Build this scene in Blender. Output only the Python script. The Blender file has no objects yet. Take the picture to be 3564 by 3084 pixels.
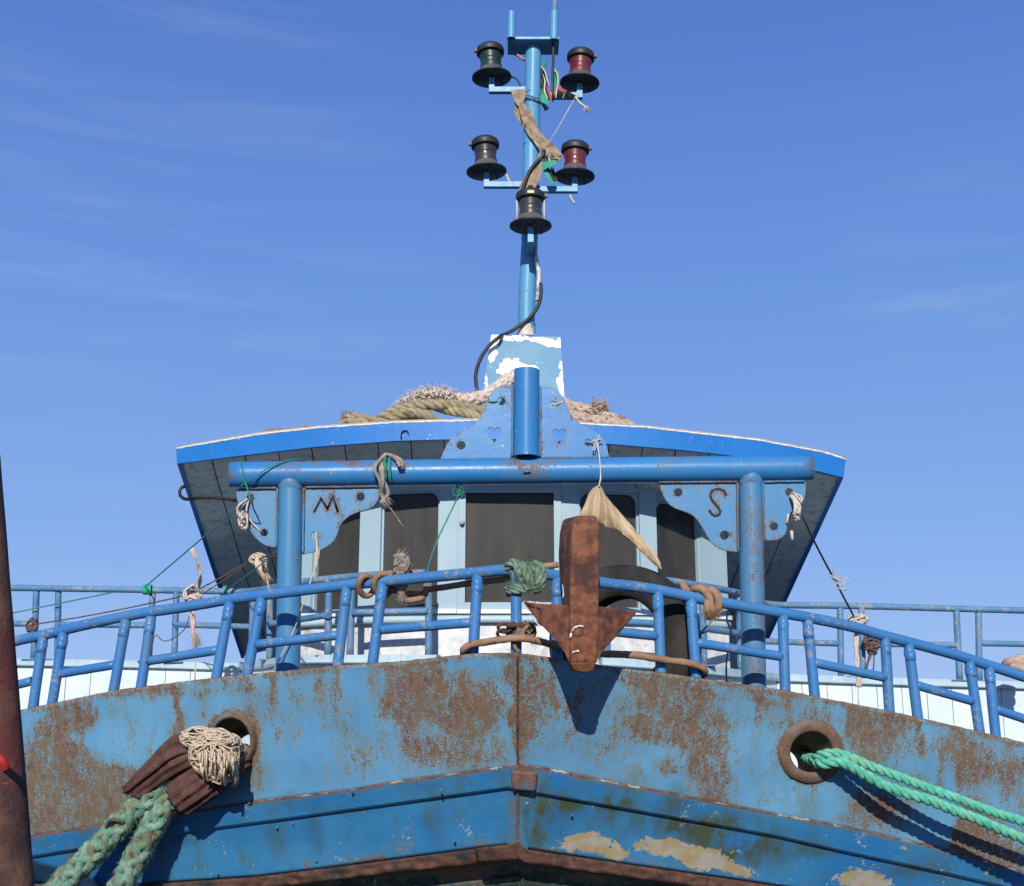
import bpy, math, random
from mathutils import Vector, Matrix, noise
random.seed(7)
PI = math.pi
sc = bpy.context.scene
col = sc.collection
# ---------------------------------------------------------------- camera model
CAMZ = 1.6
PITCH = math.radians(13.0)
F = 4216.0
CP, SP = math.cos(PITCH), math.sin(PITCH)
D = (0, 0, 0.58110); A1 = (1500, 0, 2.757); A2 = (1500, 550, 2.757); C3 = (1100, 1150, 1.8009)
Z4 = (550, 1450, 1.9911); Z5 = (1350, 1550, 2.24); Z6 = (2100, 1450, 1.8867)
L1 = (0, 1900, 2.3011); L2 = (0, 2350, 2.071); B3 = (900, 2200, 2.027); B4 = (1700, 2200, 2.027)
R5 = (2600, 2300, 2.1483); RR = (2500, 1950, 1.9464)

def src(R, x, y): return R[0] + x / R[2], R[1] + y / R[2]
KF, KB = .85, 1.05
def ys(Y):
    """real distances: foredeck gear stands nearer, the superstructure farther aft"""
    if Y <= 7.2: return Y * KF
    if Y >= 7.7: return Y * KB
    t = (Y - 7.2) / .5; return (7.2 * KF) * (1 - t) + (7.7 * KB) * t
def K(p):
    y = p.y
    return KF if y <= 7.2 * KF else KB if y >= 7.7 * KB else KF + (KB - KF) * (y - 7.2 * KF) / (7.7 * KB - 7.2 * KF)
def P(R, x, y, Y):
    """world point that stands at distance Y in front of the viewer along the sight line measured on the photo"""
    sx, sy = src(R, x, y)
    u, v = sx - 1782.0, 1542.0 - sy
    d = Vector((u, F * CP - v * SP, F * SP + v * CP))
    p = d * (ys(Y) / d.y)
    return Vector((p.x, p.y, p.z + CAMZ))
def dx(R, x): return src(R, x, 0)[0] * 0.5811
def MPX(R, n, p):
    """metres covered by n measured pixels at world point p"""
    return n / R[2] * (p.y * CP + (p.z - CAMZ) * SP) / F
def toD(p):
    q = Vector((p.x, p.y, p.z - CAMZ)); d = q.y * CP + q.z * SP; v = q.z * CP - q.y * SP
    return (1782 + F * q.x / d) * .5811, (1542 - F * v / d) * .5811
def PL(R, pts, Y=None): return [P(R, q[0], q[1], q[2] if len(q) > 2 else Y) for q in pts]
def interp(pl, x):
    if x <= pl[0][0]:
        a, b = pl[0], pl[1]
    elif x >= pl[-1][0]:
        a, b = pl[-2], pl[-1]
    else:
        for a, b in zip(pl, pl[1:]):
            if a[0] <= x <= b[0]: break
    return a[1] + (b[1] - a[1]) * (x - a[0]) / (b[0] - a[0])

# ---------------------------------------------------------------- mesh builder
class MB:
    def __init__(s): s.v = []; s.f = []; s.sm = []; s.at = {}
    def add(s, vs, fs, smooth=False):
        o = len(s.v); s.v += [Vector(p) for p in vs]
        for f in fs: s.f.append([i + o for i in f]); s.sm.append(smooth)
        return o
    def build(s, name, mat, parent=None, origin=None, bevel=0):
        if origin is None:
            xs = [p.x for p in s.v]; ys = [p.y for p in s.v]; zs = [p.z for p in s.v]
            origin = Vector(((min(xs) + max(xs)) / 2, (min(ys) + max(ys)) / 2, min(zs)))
        me = bpy.data.meshes.new(name)
        me.from_pydata([tuple(p - origin) for p in s.v], [], s.f)
        me.polygons.foreach_set('use_smooth', s.sm)
        for k, vals in s.at.items():
            a = me.attributes.new(k, 'FLOAT', 'POINT'); a.data.foreach_set('value', vals)
        me.materials.append(mat); me.update()
        o = bpy.data.objects.new(name, me); col.objects.link(o)
        place(o, origin, parent)
        if bevel:
            b = o.modifiers.new('bevel', 'BEVEL'); b.width = bevel; b.segments = 2; b.limit_method = 'ANGLE'
        return o
ORG = {}
def place(o, origin, parent=None):
    ORG[o.name] = Vector(origin)
    if parent is not None:
        o.parent = parent; o.location = Vector(origin) - ORG[parent.name]
    else: o.location = origin
def thing(name, label, cat, loc, group=None):
    o = bpy.data.objects.new(name, None); col.objects.link(o); place(o, loc)
    o.empty_display_size = .1
    return tag(o, label, cat, group)
def tag(o, label, cat, group=None):
    o['label'] = label; o['category'] = cat
    if group: o['group'] = group
    return o
def frames(path):
    n = len(path); T = []
    for i in range(n):
        t = path[min(i + 1, n - 1)] - path[max(i - 1, 0)]
        T.append(t.normalized() if t.length > 1e-9 else Vector((0, 0, 1)))
    up = Vector((0, 0, 1)) if abs(T[0].z) < .9 else Vector((0, 1, 0))
    N = (up - T[0] * up.dot(T[0])).normalized(); out = []
    for t in T:
        N = N - t * N.dot(t)
        N = N.normalized() if N.length > 1e-6 else t.orthogonal().normalized()
        out.append((t, N, t.cross(N)))
    return out
def smooth(pts, step):
    """Catmull-Rom through pts, resampled at about the given step"""
    pts = [Vector(p) for p in pts]
    if len(pts) < 3: dense = [pts[0].lerp(pts[-1], i / 20) for i in range(21)]
    else:
        q = [pts[0] * 2 - pts[1]] + pts + [pts[-1] * 2 - pts[-2]]; dense = []
        for i in range(1, len(q) - 2):
            a, b, c, d = q[i - 1:i + 3]
            for k in range(16):
                t = k / 16
                dense.append(.5 * ((2 * b) + (c - a) * t + (2 * a - 5 * b + 4 * c - d) * t * t + (3 * b - a - 3 * c + d) * t ** 3))
        dense.append(pts[-1])
    L = [0]
    for a, b in zip(dense, dense[1:]): L.append(L[-1] + (b - a).length)
    n = max(2, int(L[-1] / step)); out = []; j = 0
    for i in range(n + 1):
        s = L[-1] * i / n
        while j < len(L) - 2 and L[j + 1] < s: j += 1
        w = (s - L[j]) / max(1e-9, L[j + 1] - L[j]); out.append(dense[j].lerp(dense[j + 1], min(1, max(0, w))))
    return out
def tube(mb, path, r, n=12, caps=True, rough=0, seed=0, sm=True, raw=False):
    path = [Vector(p) for p in path]; fr = frames(path); m = len(path); vs = []; fs = []
    for i, (p, (t, a, b)) in enumerate(zip(path, fr)):
        ri = (r[i] if isinstance(r, (list, tuple)) else r) * (1 if raw else K(p))
        for k in range(n):
            w = 2 * PI * k / n; d = a * math.cos(w) + b * math.sin(w); rr = ri
            if rough: rr = ri * (1 + rough * noise.noise(p * (1.3 / max(ri, .004)) * .6 + d * 1.3 + Vector((seed, 0, 0))))
            vs.append(p + d * rr)
    for i in range(m - 1):
        for k in range(n):
            k2 = (k + 1) % n; fs.append([i * n + k, i * n + k2, (i + 1) * n + k2, (i + 1) * n + k])
    o = mb.add(vs, fs, sm)
    if caps:
        mb.f.append([o + k for k in reversed(range(n))]); mb.sm.append(False)
        mb.f.append([o + (m - 1) * n + k for k in range(n)]); mb.sm.append(False)
def bar(mb, a, b, r, n=14, seg=1, sag=0):
    a, b = Vector(a), Vector(b); tube(mb, [a.lerp(b, i / seg) for i in range(seg + 1)], r, n)
def hollow(mb, a, b, r, ri, n=24):
    a, b = Vector(a), Vector(b); (t, u, v) = frames([a, b])[0]; vs = []; fs = []; r *= K(a); ri *= K(a)
    rg = [[p + (u * math.cos(2 * PI * k / n) + v * math.sin(2 * PI * k / n)) * rr for k in range(n)] for p, rr in ((a, ri), (a, r), (b, r), (b, ri))]
    for i in range(4): mb.add(rg[i] + rg[(i + 1) % 4], [[k, (k + 1) % n, n + (k + 1) % n, n + k] for k in range(n)], i in (1, 3))
def box(mb, c, s, M=None):
    c = Vector(c); vs = []
    for x in (-1, 1):
        for y in (-1, 1):
            for z in (-1, 1):
                d = Vector((x * s[0] / 2, y * s[1] / 2, z * s[2] / 2)); vs.append(c + (M @ d if M else d))
    mb.add(vs, [[0, 1, 3, 2], [4, 6, 7, 5], [0, 4, 5, 1], [2, 3, 7, 6], [0, 2, 6, 4], [1, 5, 7, 3]])
def prism(mb, front, offset):
    n = len(front); fr = [Vector(p) for p in front]; bk = [p + Vector(offset) for p in fr]
    mb.add(fr + bk, [list(range(n)), list(reversed(range(n, 2 * n)))] + [[i, i + n, (i + 1) % n + n, (i + 1) % n] for i in range(n)])
def hexa(mb, q, r):
    """solid between two quads of four points each"""
    mb.add(list(q) + list(r), [[0, 1, 2, 3], [7, 6, 5, 4]] + [[i, i + 4, (i + 1) % 4 + 4, (i + 1) % 4] for i in range(4)])
def lathe(mb, prof, M, n=32):
    vs = []; fs = []
    for (r, z) in prof: vs += [M @ Vector((r * math.cos(2 * PI * k / n), r * math.sin(2 * PI * k / n), z)) for k in range(n)]
    for i in range(len(prof) - 1): fs += [[i * n + k, i * n + (k + 1) % n, (i + 1) * n + (k + 1) % n, (i + 1) * n + k] for k in range(n)]
    mb.add(vs, fs, True)
def rope(mb, path, R, ns=3, turns=11, seed=0, rough=.12, plait=False):
    """laid rope: ns strands winding round the path; turns = rope length of one turn in radii"""
    R *= K(Vector(path[len(path) // 2])); pitch = turns * R; path = smooth(path, pitch / 10); fr = frames(path); s = 0; S = []
    for i, p in enumerate(path):
        if i: s += (p - path[i - 1]).length
        S.append(s)
    if plait: strands = [(1, k * PI / 2) for k in range(4)] + [(-1, k * PI / 2 + PI / 4) for k in range(4)]
    else: strands = [(1, 2 * PI * k / ns) for k in range(ns)]
    for si, (sg, ph) in enumerate(strands):
        c = []
        for p, (t, a, b), q in zip(path, fr, S):
            w = sg * 2 * PI * q / pitch + ph; k = .64 + (.15 * math.sin(4 * PI * q / pitch * 2 + ph * 2 + sg) if plait else 0)
            k += .05 * noise.noise(Vector((q * 40, si, seed)))
            c.append(p + (a * math.cos(w) + b * math.sin(w)) * (R * (k if plait else .52)))
        tube(mb, c, R * (.40 if plait else (.54 if ns == 3 else .48)), 8, True, rough, seed + si * 3, True, True)
def fuzz(mb, path, R, n, ln, rad=.0006, seed=0, along=0.0):
    rnd = random.Random(seed); k_ = K(Vector(path[0])); R *= k_; ln *= k_; path = smooth(path, .01); fr = frames(path)
    for _ in range(n):
        i = rnd.randrange(len(path)); t, a, b = fr[i]; w = rnd.uniform(0, 2 * PI)
        d = a * math.cos(w) + b * math.sin(w); p = path[i] + d * R * rnd.uniform(.75, 1)
        e = (d + t * rnd.uniform(-1.2, 1.2) + Vector((rnd.uniform(-.6, .6), rnd.uniform(-.6, .6), rnd.uniform(-.9, .3)))).normalized()
        hair(mb, p, e, ln * rnd.uniform(.4, 1.2), rad, rnd)
def hair(mb, p, e, l, rad, rnd, bend=.5):
    q = p + e * l * .5; g = (e + Vector((rnd.uniform(-bend, bend), rnd.uniform(-bend, bend), rnd.uniform(-bend, bend)))).normalized(); r = q + g * l * .5
    s = e.orthogonal().normalized() * rad; s2 = e.cross(s).normalized() * rad
    mb.add([p + s, p - s * .5 + s2, p - s * .5 - s2, q + s * .8, q - s * .4 + s2 * .8, q - s * .4 - s2 * .8, r],
           [[0, 1, 4, 3], [1, 2, 5, 4], [2, 0, 3, 5], [3, 4, 6], [4, 5, 6], [5, 3, 6]], True)
def tuft(mb, p, d, n, ln, spread, rad, seed, base=.01):
    rnd = random.Random(seed); d = Vector(d).normalized(); ln *= K(Vector(p)); base *= K(Vector(p))
    for _ in range(n):
        e = (d + Vector((rnd.gauss(0, spread), rnd.gauss(0, spread), rnd.gauss(0, spread)))).normalized()
        hair(mb, Vector(p) + Vector((rnd.gauss(0, base), rnd.gauss(0, base), rnd.gauss(0, base))), e, ln * rnd.uniform(.5, 1.1), rad, rnd, .8)
def tangle(mb, c, rx, ry, rz, n, r, seed, drop=0):
    """a heap of cord: loops of string wandering over an ellipsoid"""
    rnd = random.Random(seed); k_ = K(Vector(c)); rx *= k_; ry *= k_; rz *= k_
    for _ in range(n):
        th = rnd.uniform(0, 2 * PI); ph = rnd.uniform(-1.2, 1.2); pts = []; k = rnd.uniform(.75, 1.05)
        dth = rnd.uniform(-.5, .5); dph = rnd.uniform(-.5, .5)
        for i in range(rnd.randint(5, 9)):
            pts.append(Vector(c) + Vector((rx * k * math.cos(th) * math.cos(ph), ry * k * math.sin(th) * math.cos(ph), rz * k * math.sin(ph) - drop * i * .1)))
            dth += rnd.uniform(-.5, .5); dph += rnd.uniform(-.5, .5); th += dth * .6; ph = max(-1.4, min(1.4, ph + dph * .5))
        tube(mb, smooth(pts, max(.006, r * 1.5)), r, 5, True, .2, rnd.random() * 50)
def outline_mesh(splines, thick):
    """flat plate in its own XY plane from closed outlines; inner ones are holes"""
    cu = bpy.data.curves.new('tmp', 'CURVE'); cu.dimensions = '2D'; cu.fill_mode = 'BOTH'; cu.extrude = thick / 2
    for s in splines:
        sp = cu.splines.new('POLY'); sp.points.add(len(s) - 1); sp.use_cyclic_u = True
        for q, p in zip(sp.points, s): q.co = (p[0], p[1], 0, 1)
    o = bpy.data.objects.new('tmp', cu); col.objects.link(o)
    dg = bpy.context.evaluated_depsgraph_get(); me = bpy.data.meshes.new_from_object(o.evaluated_get(dg), depsgraph=dg)
    vs = [v.co.copy() for v in me.vertices]; fs = [list(p.vertices) for p in me.polygons]
    bpy.data.objects.remove(o); bpy.data.curves.remove(cu); bpy.data.meshes.remove(me)
    return vs, fs
def plate(mb, R, outline, holes, Y, thick, rust_edge=.5):
    def cv(l): return [(p.x, p.z) for p in (P(R, x, y, Y) for x, y in l)]
    vs, fs = outline_mesh([cv(outline)] + [cv(h) for h in holes], thick)
    import bmesh
    bm = bmesh.new(); bv = [bm.verts.new((v.x, ys(Y) + v.z, v.y)) for v in vs]
    for f in fs:
        try: bm.faces.new([bv[i] for i in f])
        except ValueError: pass
    bmesh.ops.remove_doubles(bm, verts=bm.verts[:], dist=1e-5)
    for _ in range(2):
        L_ = [e for e in bm.edges if e.calc_length() > .03]
        if L_: bmesh.ops.subdivide_edges(bm, edges=L_, cuts=2, use_grid_fill=False); bmesh.ops.triangulate(bm, faces=bm.faces[:])
    bm.verts.index_update(); V_ = [v.co.copy() for v in bm.verts]; F_ = [[v.index for v in f.verts] for f in bm.faces]; bm.free()
    mb.add(V_, F_)
    segs = []
    for l in [cv(outline)] + [cv(h) for h in holes]: segs += list(zip(l, l[1:] + l[:1]))
    def ed(p):
        best = 9
        for (ax, az), (bx, bz) in segs:
            ux, uz = bx - ax, bz - az; t = max(0, min(1, ((p.x - ax) * ux + (p.z - az) * uz) / max(1e-12, ux * ux + uz * uz))); best = min(best, math.hypot(p.x - ax - ux * t, p.z - az - uz * t))
        return best
    mb.at['rust'] = [rust_edge * math.exp(-(ed(p) / .022) ** 2) for p in V_]
def circ(x, y, r, ry=None, n=20): return [(x + r * math.cos(2 * PI * k / n), y + (ry or r) * math.sin(2 * PI * k / n)) for k in range(n)]
def curve2(pts, k=5):
    """smooth a pixel polyline"""
    q = smooth([Vector((x, y, 0)) for x, y in pts], 1); n = max(6, len(pts) * k)
    return [(q[int(i * (len(q) - 1) / n)].x, q[int(i * (len(q) - 1) / n)].y) for i in range(n + 1)]
def stroke(pts, w):
    pts = [Vector((x, y)) for x, y in pts]; a = []; b = []
    for i, p in enumerate(pts):
        t1 = (pts[i] - pts[i - 1]).normalized() if i else (pts[1] - pts[0]).normalized()
        t2 = (pts[i + 1] - pts[i]).normalized() if i < len(pts) - 1 else t1
        t = (t1 + t2).normalized(); n = Vector((-t.y, t.x)); k = w / 2 / max(.45, n.dot(Vector((-t1.y, t1.x))))
        a.append(p + n * k); b.append(p - n * k)
    return [(p.x, p.y) for p in a + b[::-1]]
def cloth(mb, c, nu, nv, amp, seed, thick=.002, freq=9):
    """crumpled rectangle of cloth between four corners, with u and v kept for its pattern"""
    a, b, d, e = [Vector(p) for p in c]; vs = []; U = []; V = []
    for side in (0, 1):
        for j in range(nv + 1):
            for i in range(nu + 1):
                u, v = i / nu, j / nv; p = a.lerp(b, u).lerp(e.lerp(d, u), v)
                q = p * freq + Vector((seed, seed * 2, 0))
                p = p + Vector((noise.noise(q) * amp * .5, noise.noise(q + Vector((9, 3, 1))) * amp + side * thick, noise.noise(q + Vector((2, 7, 5))) * amp * .4))
                vs.append(p); U.append(u); V.append(v)
    n = (nu + 1) * (nv + 1); fs = []
    for j in range(nv):
        for i in range(nu):
            k = j * (nu + 1) + i; fs.append([k, k + 1, k + nu + 2, k + nu + 1]); fs.append([n + k, n + k + nu + 1, n + k + nu + 2, n + k + 1])
    mb.add(vs, fs, True); mb.at.setdefault('u', []).extend(U); mb.at.setdefault('v', []).extend(V)
def ribbon(mb, path, widths, normal=(0, -1, 0), twist=0, seed=0, crump=.006):
    path = [Vector(p) for p in path]; m = len(path); vs = []; k = 6
    for side in (0, 1):
        for i, p in enumerate(path):
            t = (path[min(i + 1, m - 1)] - path[max(i - 1, 0)]).normalized(); w = t.cross(Vector(normal)).normalized()
            w = Matrix.Rotation(twist * i / m, 3, t) @ w; nn = w.cross(t)
            wi = interp(widths, i / (m - 1))
            for j in range(k + 1):
                s = j / k - .5; q = p + w * (wi * s)
                q = q + nn * (math.cos(s * 9 + i * .25) * crump + noise.noise(q * 30 + Vector((seed, 0, 0))) * crump * 2 + side * .002)
                vs.append(q)
    n = m * (k + 1); fs = []
    for i in range(m - 1):
        for j in range(k):
            a = i * (k + 1) + j; fs.append([a, a + 1, a + k + 2, a + k + 1]); fs.append([n + a, n + a + k + 1, n + a + k + 2, n + a + 1])
    mb.add(vs, fs, True)

def wisp(mb, p, d, l, r, rnd, curl=.5):
    d = Vector(d).normalized(); pts = [Vector(p)]
    for i in range(5):
        d = (d + Vector((rnd.gauss(0, curl), rnd.gauss(0, curl), rnd.gauss(0, curl)))).normalized(); pts.append(pts[-1] + d * (l / 5))
    q = smooth(pts, l / 9); tube(mb, q, [r * (1 - .85 * i / (len(q) - 1)) for i in range(len(q))], 5, True, .3, rnd.random() * 40)
# ---------------------------------------------------------------- materials
class NT:
    def __init__(s, name):
        s.m = bpy.data.materials.new(name); s.m.use_nodes = True; s.t = s.m.node_tree; s.t.nodes.clear()
        s.out = s.n('ShaderNodeOutputMaterial'); s.b = s.n('ShaderNodeBsdfPrincipled'); s.l(s.b.outputs[0], s.out.inputs[0])
        s.pos = s.n('ShaderNodeNewGeometry').outputs['Position']
    def n(s, t, **k):
        x = s.t.nodes.new(t)
        for a, b in k.items(): setattr(x, a, b)
        return x
    def l(s, a, b): s.t.links.new(a, b)
    def put(s, sock, v):
        if hasattr(v, 'links') or isinstance(v, bpy.types.NodeSocket): s.l(v, sock)
        elif isinstance(v, (tuple, list)): sock.default_value = (*v, 1) if len(v) == 3 and len(sock.default_value) == 4 else v
        else: sock.default_value = v
    def noise(s, scale, detail=4, rough=.55, stretch=None, dist=0):
        x = s.n('ShaderNodeTexNoise'); x.inputs['Scale'].default_value = scale; x.inputs['Detail'].default_value = detail
        x.inputs['Roughness'].default_value = rough; x.inputs['Distortion'].default_value = dist
        if stretch:
            m = s.n('ShaderNodeMapping'); m.inputs['Scale'].default_value = stretch; s.l(s.pos, m.inputs[0]); s.l(m.outputs[0], x.inputs['Vector'])
        else: s.l(s.pos, x.inputs['Vector'])
        return x.outputs['Fac'] if 'Fac' in x.outputs else x.outputs[0]
    def mix(s, f, a, b):
        x = s.n('ShaderNodeMix', data_type='RGBA'); s.put(x.inputs[0], f); s.put(x.inputs[6], a); s.put(x.inputs[7], b); return x.outputs[2]
    def math(s, op, a, b=0.0, clamp=False):
        x = s.n('ShaderNodeMath', operation=op, use_clamp=clamp); s.put(x.inputs[0], a); s.put(x.inputs[1], b); return x.outputs[0]
    def rng(s, v, a, b, c=0.0, d=1.0):
        x = s.n('ShaderNodeMapRange', interpolation_type='SMOOTHSTEP')
        for i, q in enumerate((v, a, b, c, d)): s.put(x.inputs[i], q)
        return x.outputs[0]
    def attr(s, name):
        x = s.n('ShaderNodeAttribute', attribute_name=name); return x.outputs['Fac']
    def bump(s, h, strength=.3, dist=.01):
        x = s.n('ShaderNodeBump'); x.inputs['Strength'].default_value = strength; x.inputs['Distance'].default_value = dist
        s.l(h, x.inputs['Height']); s.l(x.outputs[0], s.b.inputs['Normal'])
    def fin(s, colr, rough=.6, metal=0, spec=.4):
        s.put(s.b.inputs['Base Color'], colr); s.put(s.b.inputs['Roughness'], rough); s.b.inputs['Metallic'].default_value = metal
        s.b.inputs['Specular IOR Level'].default_value = spec; return s.m
RUST_A, RUST_B = (.090, .045, .028), (.205, .100, .056)
def paint(name, a, b, rust=0.0, chip=0.0, chipcol=(.36, .34, .30), rough=.42, rs=26, halo=(.12, .20, .20), attrs=False, stain=.25, stainc=(.07, .10, .07), bumpy=.25, halo_k=.35, spec=.28):
    t = NT(name)
    c = t.mix(t.rng(t.noise(2.2, 5), .35, .65), a, b)
    c = t.mix(t.math('MULTIPLY', t.rng(t.noise(14, 5, .6, (1, 1, .13)), .48, .75), stain), c, stainc)
    if attrs: c = t.mix(t.math('MULTIPLY', t.attr('green'), t.rng(t.noise(11, 7, .66, (1, 1, .2)), .34, .62, .1, .9)), c, (.058, .080, .045))
    if chip:
        m = t.rng(t.math('ADD', t.math('MULTIPLY', t.noise(55, 6, .65), .6), t.math('MULTIPLY', t.noise(7, 3), .4)), .66 - chip * .3, .68 - chip * .3)
        c = t.mix(m, c, chipcol)
    if attrs:
        pl = t.math('ADD', t.attr('peel'), t.math('MULTIPLY', t.math('SUBTRACT', t.noise(26, 8, .72), .5), 2.9))
        pm = t.rng(pl, .60, .63); c = t.mix(pm, c, t.mix(t.rng(t.noise(12, 5), .4, .6), (.36, .34, .29), (.34, .27, .14)))
    dens = t.math('MINIMUM', t.math('ADD', t.math('MULTIPLY', t.attr('rust'), .60), t.math('MULTIPLY', t.rng(t.noise(3.1, 4, .6), .36, .66, .15, 1.75), rust) if rust > 0 else rust), .56)
    nn = t.math('ADD', t.math('MULTIPLY', t.noise(rs * 5.6, 4, .66, (1, 1, .72)), .50), t.math('ADD', t.math('MULTIPLY', t.noise(rs * 1.7, 5, .66, (1, 1, .34)), .28), t.math('MULTIPLY', t.noise(rs * .55, 5, .62, (1, 1, .28), .4), .22)))
    thr = t.math('SUBTRACT', .655, t.math('MULTIPLY', dens, .36))
    m = t.math('MULTIPLY', t.rng(nn, t.math('SUBTRACT', thr, .006), t.math('ADD', thr, .040)), .90); h = t.rng(nn, t.math('SUBTRACT', thr, .11), thr)
    c = t.mix(t.math('MULTIPLY', h, halo_k), c, halo)
    if attrs: c = t.mix(t.math('MULTIPLY', t.math('MINIMUM', t.attr('rust'), 1.0), t.rng(t.noise(16, 5, .6, (1, 1, .10)), .45, .66, 0, .62)), c, (.165, .135, .075))
    rc = t.mix(t.rng(t.noise(45, 6, .7), .35, .65), RUST_A, RUST_B)
    rc = t.mix(t.rng(t.noise(6, 4), .40, .68, 0, .85), rc, (.155, .105, .052))
    c = t.mix(m, c, rc)
    r = t.math('ADD', t.math('MULTIPLY', m, .4), t.math('ADD', rough - .1, t.math('MULTIPLY', t.noise(20, 4), .2)))
    hgt = t.math('ADD', t.math('MULTIPLY', m, t.math('MULTIPLY', t.noise(160, 4, .7), 1.0)), t.math('ADD', t.math('MULTIPLY', t.noise(9, 3), .9), t.math('MULTIPLY', t.noise(60, 3), .15)))
    t.bump(hgt, bumpy, .012)
    return t.fin(c, r, 0, spec)
def simple(name, a, b, rough=.8, scale=20, bs=60, bstr=.3, spec=.3, metal=0, c3=None, c3t=.62, stretch=None):
    t = NT(name); c = t.mix(t.rng(t.noise(scale, 5, .6, stretch), .36, .64), a, b)
    if c3: c = t.mix(t.rng(t.noise(scale * .5, 6, .65), c3t, c3t + .06), c, c3)
    t.bump(t.noise(bs, 5, .65, stretch), bstr, .006); return t.fin(c, rough, metal, spec)

M_HULL = paint('blue hull paint', (.092, .265, .465), (.118, .312, .500), rust=.13, halo=(.155, .22, .20), halo_k=.7, attrs=True, stain=.22, rough=.45)
M_LOW = paint('deep blue strake paint', (.020, .155, .375), (.042, .200, .385), rust=.0, chip=.14, attrs=True, stain=.6, stainc=(.060, .120, .095), rough=.42)
M_RAIL = paint('blue rail paint', (.036, .150, .375), (.048, .180, .400), rust=.14, chip=.27, chipcol=(.20, .22, .25), stain=.1, rough=.4, rs=40, bumpy=.15)
M_RAIL2 = paint('weathered blue rail paint', (.055, .170, .34), (.10, .22, .37), rust=.18, chip=.42, chipcol=(.25, .27, .29), stain=.2, rough=.5, rs=45, bumpy=.15)
M_GAN = paint('blue gantry paint', (.030, .185, .425), (.024, .160, .410), rust=.15, chip=.05, stain=.15, rough=.36, rs=34, halo=(.10, .20, .26), halo_k=.3, bumpy=.13)
M_GAN2 = paint('worn blue gantry post paint', (.042, .195, .400), (.050, .195, .370), rust=.13, chip=.05, stain=.45, stainc=(.10, .17, .18), rough=.42, rs=36, halo=(.13, .20, .23), halo_k=.4, bumpy=.16)
M_MAST = paint('pale blue mast paint', (.075, .270, .470), (.095, .300, .490), rust=.12, chip=.05, stain=.15, rough=.4, rs=40, bumpy=.12)
M_FASC = paint('bright blue fascia paint', (.013, .145, .450), (.016, .160, .470), rust=-.25, chip=.10, chipcol=(.75, .72, .66), stain=.05, rough=.42, bumpy=.12)
M_RUST = None
def rusty(name, a, b, c3, scale=14, white=0.0, rough=.9):
    t = NT(name); c = t.mix(t.rng(t.noise(scale, 7, .65), .35, .65), a, b)
    c = t.mix(t.rng(t.noise(scale * .35, 5, .6), .5, .66), c, c3)
    c = t.mix(t.rng(t.noise(90, 5, .7), .6, .72, 0, .5), c, (.26, .16, .11))
    if white: c = t.mix(t.rng(t.math('ADD', t.attr('peel'), t.math('MULTIPLY', t.noise(30, 5, .6), 1.0)), 1.0, 1.05), c, (.62, .57, .50))
    t.bump(t.math('ADD', t.noise(70, 6, .7), t.math('MULTIPLY', t.noise(16, 4), .7)), .55, .012); return t.fin(c, rough)
M_ANCH = rusty('anchor rust', (.088, .031, .018), (.215, .080, .044), (.055, .026, .020), scale=20, white=1)
M_RUST = rusty('heavy rust', (.055, .027, .019), (.125, .058, .036), (.026, .026, .024), 20)
M_RING = rusty('rusted ring', (.130, .075, .050), (.200, .120, .080), (.12, .145, .15), 16)
M_POST = rusty('rusty brown post', (.045, .022, .020), (.150, .075, .045), (.11, .028, .024), 9)
M_DARKHULL = paint('shade-darkened bottom paint', (.012, .022, .024), (.022, .030, .028), rust=.36, chip=.1, stain=.5, stainc=(.02, .03, .025), rough=.8)  # dark antifouling, colour deepened further to imitate shade under the flare
M_WHITE = paint('white plank paint', (.60, .67, .69), (.53, .62, .66), rust=-.25, stain=.10, stainc=(.5, .5, .46), rough=.5, bumpy=.08)
M_BASE = simple('silvery white panel', (.48, .50, .51), (.66, .66, .64), .45, 12, 7, .6, .5, c3=(.42, .41, .38), c3t=.56)
M_LEDGE = paint('pale blue ledge paint', (.32, .46, .52), (.42, .54, .58), rust=-.1, chip=.12, chipcol=(.7, .7, .66), stain=.15, rough=.5, bumpy=.1)
M_FRAME = paint('pale blue frame paint', (.285, .40, .465), (.32, .43, .485), rust=-.2, chip=.06, chipcol=(.8, .78, .72), stain=.10, stainc=(.3, .35, .36), rough=.5, bumpy=.08)
M_SOFF = paint('grey white soffit paint', (.55, .59, .58), (.66, .69, .67), rust=-.1, chip=.12, chipcol=(.42, .45, .44), stain=.6, stainc=(.12, .13, .12), rough=.6, bumpy=.1)
M_SEAM = simple('dark seam', (.02, .02, .02), (.03, .03, .03))
M_BOX = paint('peeling blue box paint', (.16, .36, .50), (.20, .40, .52), rust=-.05, stain=.2, stainc=(.25, .3, .2), attrs=True, rough=.5, bumpy=.15)
M_ROOFTOP = simple('roof canvas', (.25, .26, .25), (.35, .34, .31))
def mk_box():
    t = NT('flaking white over blue'); c = t.mix(t.rng(t.noise(3, 4), .4, .6), (.095, .245, .375), (.125, .28, .40))
    c = t.mix(t.rng(t.noise(9, 5, .6, (1, 1, .2)), .5, .75, 0, .5), c, (.26, .34, .26))
    m = t.rng(t.math('ADD', t.attr('peel'), t.math('MULTIPLY', t.math('SUBTRACT', t.noise(24, 8, .72), .5), 2.6)), .66, .68)
    c = t.mix(m, c, (.86, .83, .77)); c = t.mix(t.rng(t.math('ADD', t.math('MULTIPLY', t.attr('peel'), .16), t.noise(40, 5, .6)), .78, .84, 0, .9), c, (.40, .15, .05))
    t.bump(m, .4, .006); return t.fin(c, .6)
M_BOX = mk_box()
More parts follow.
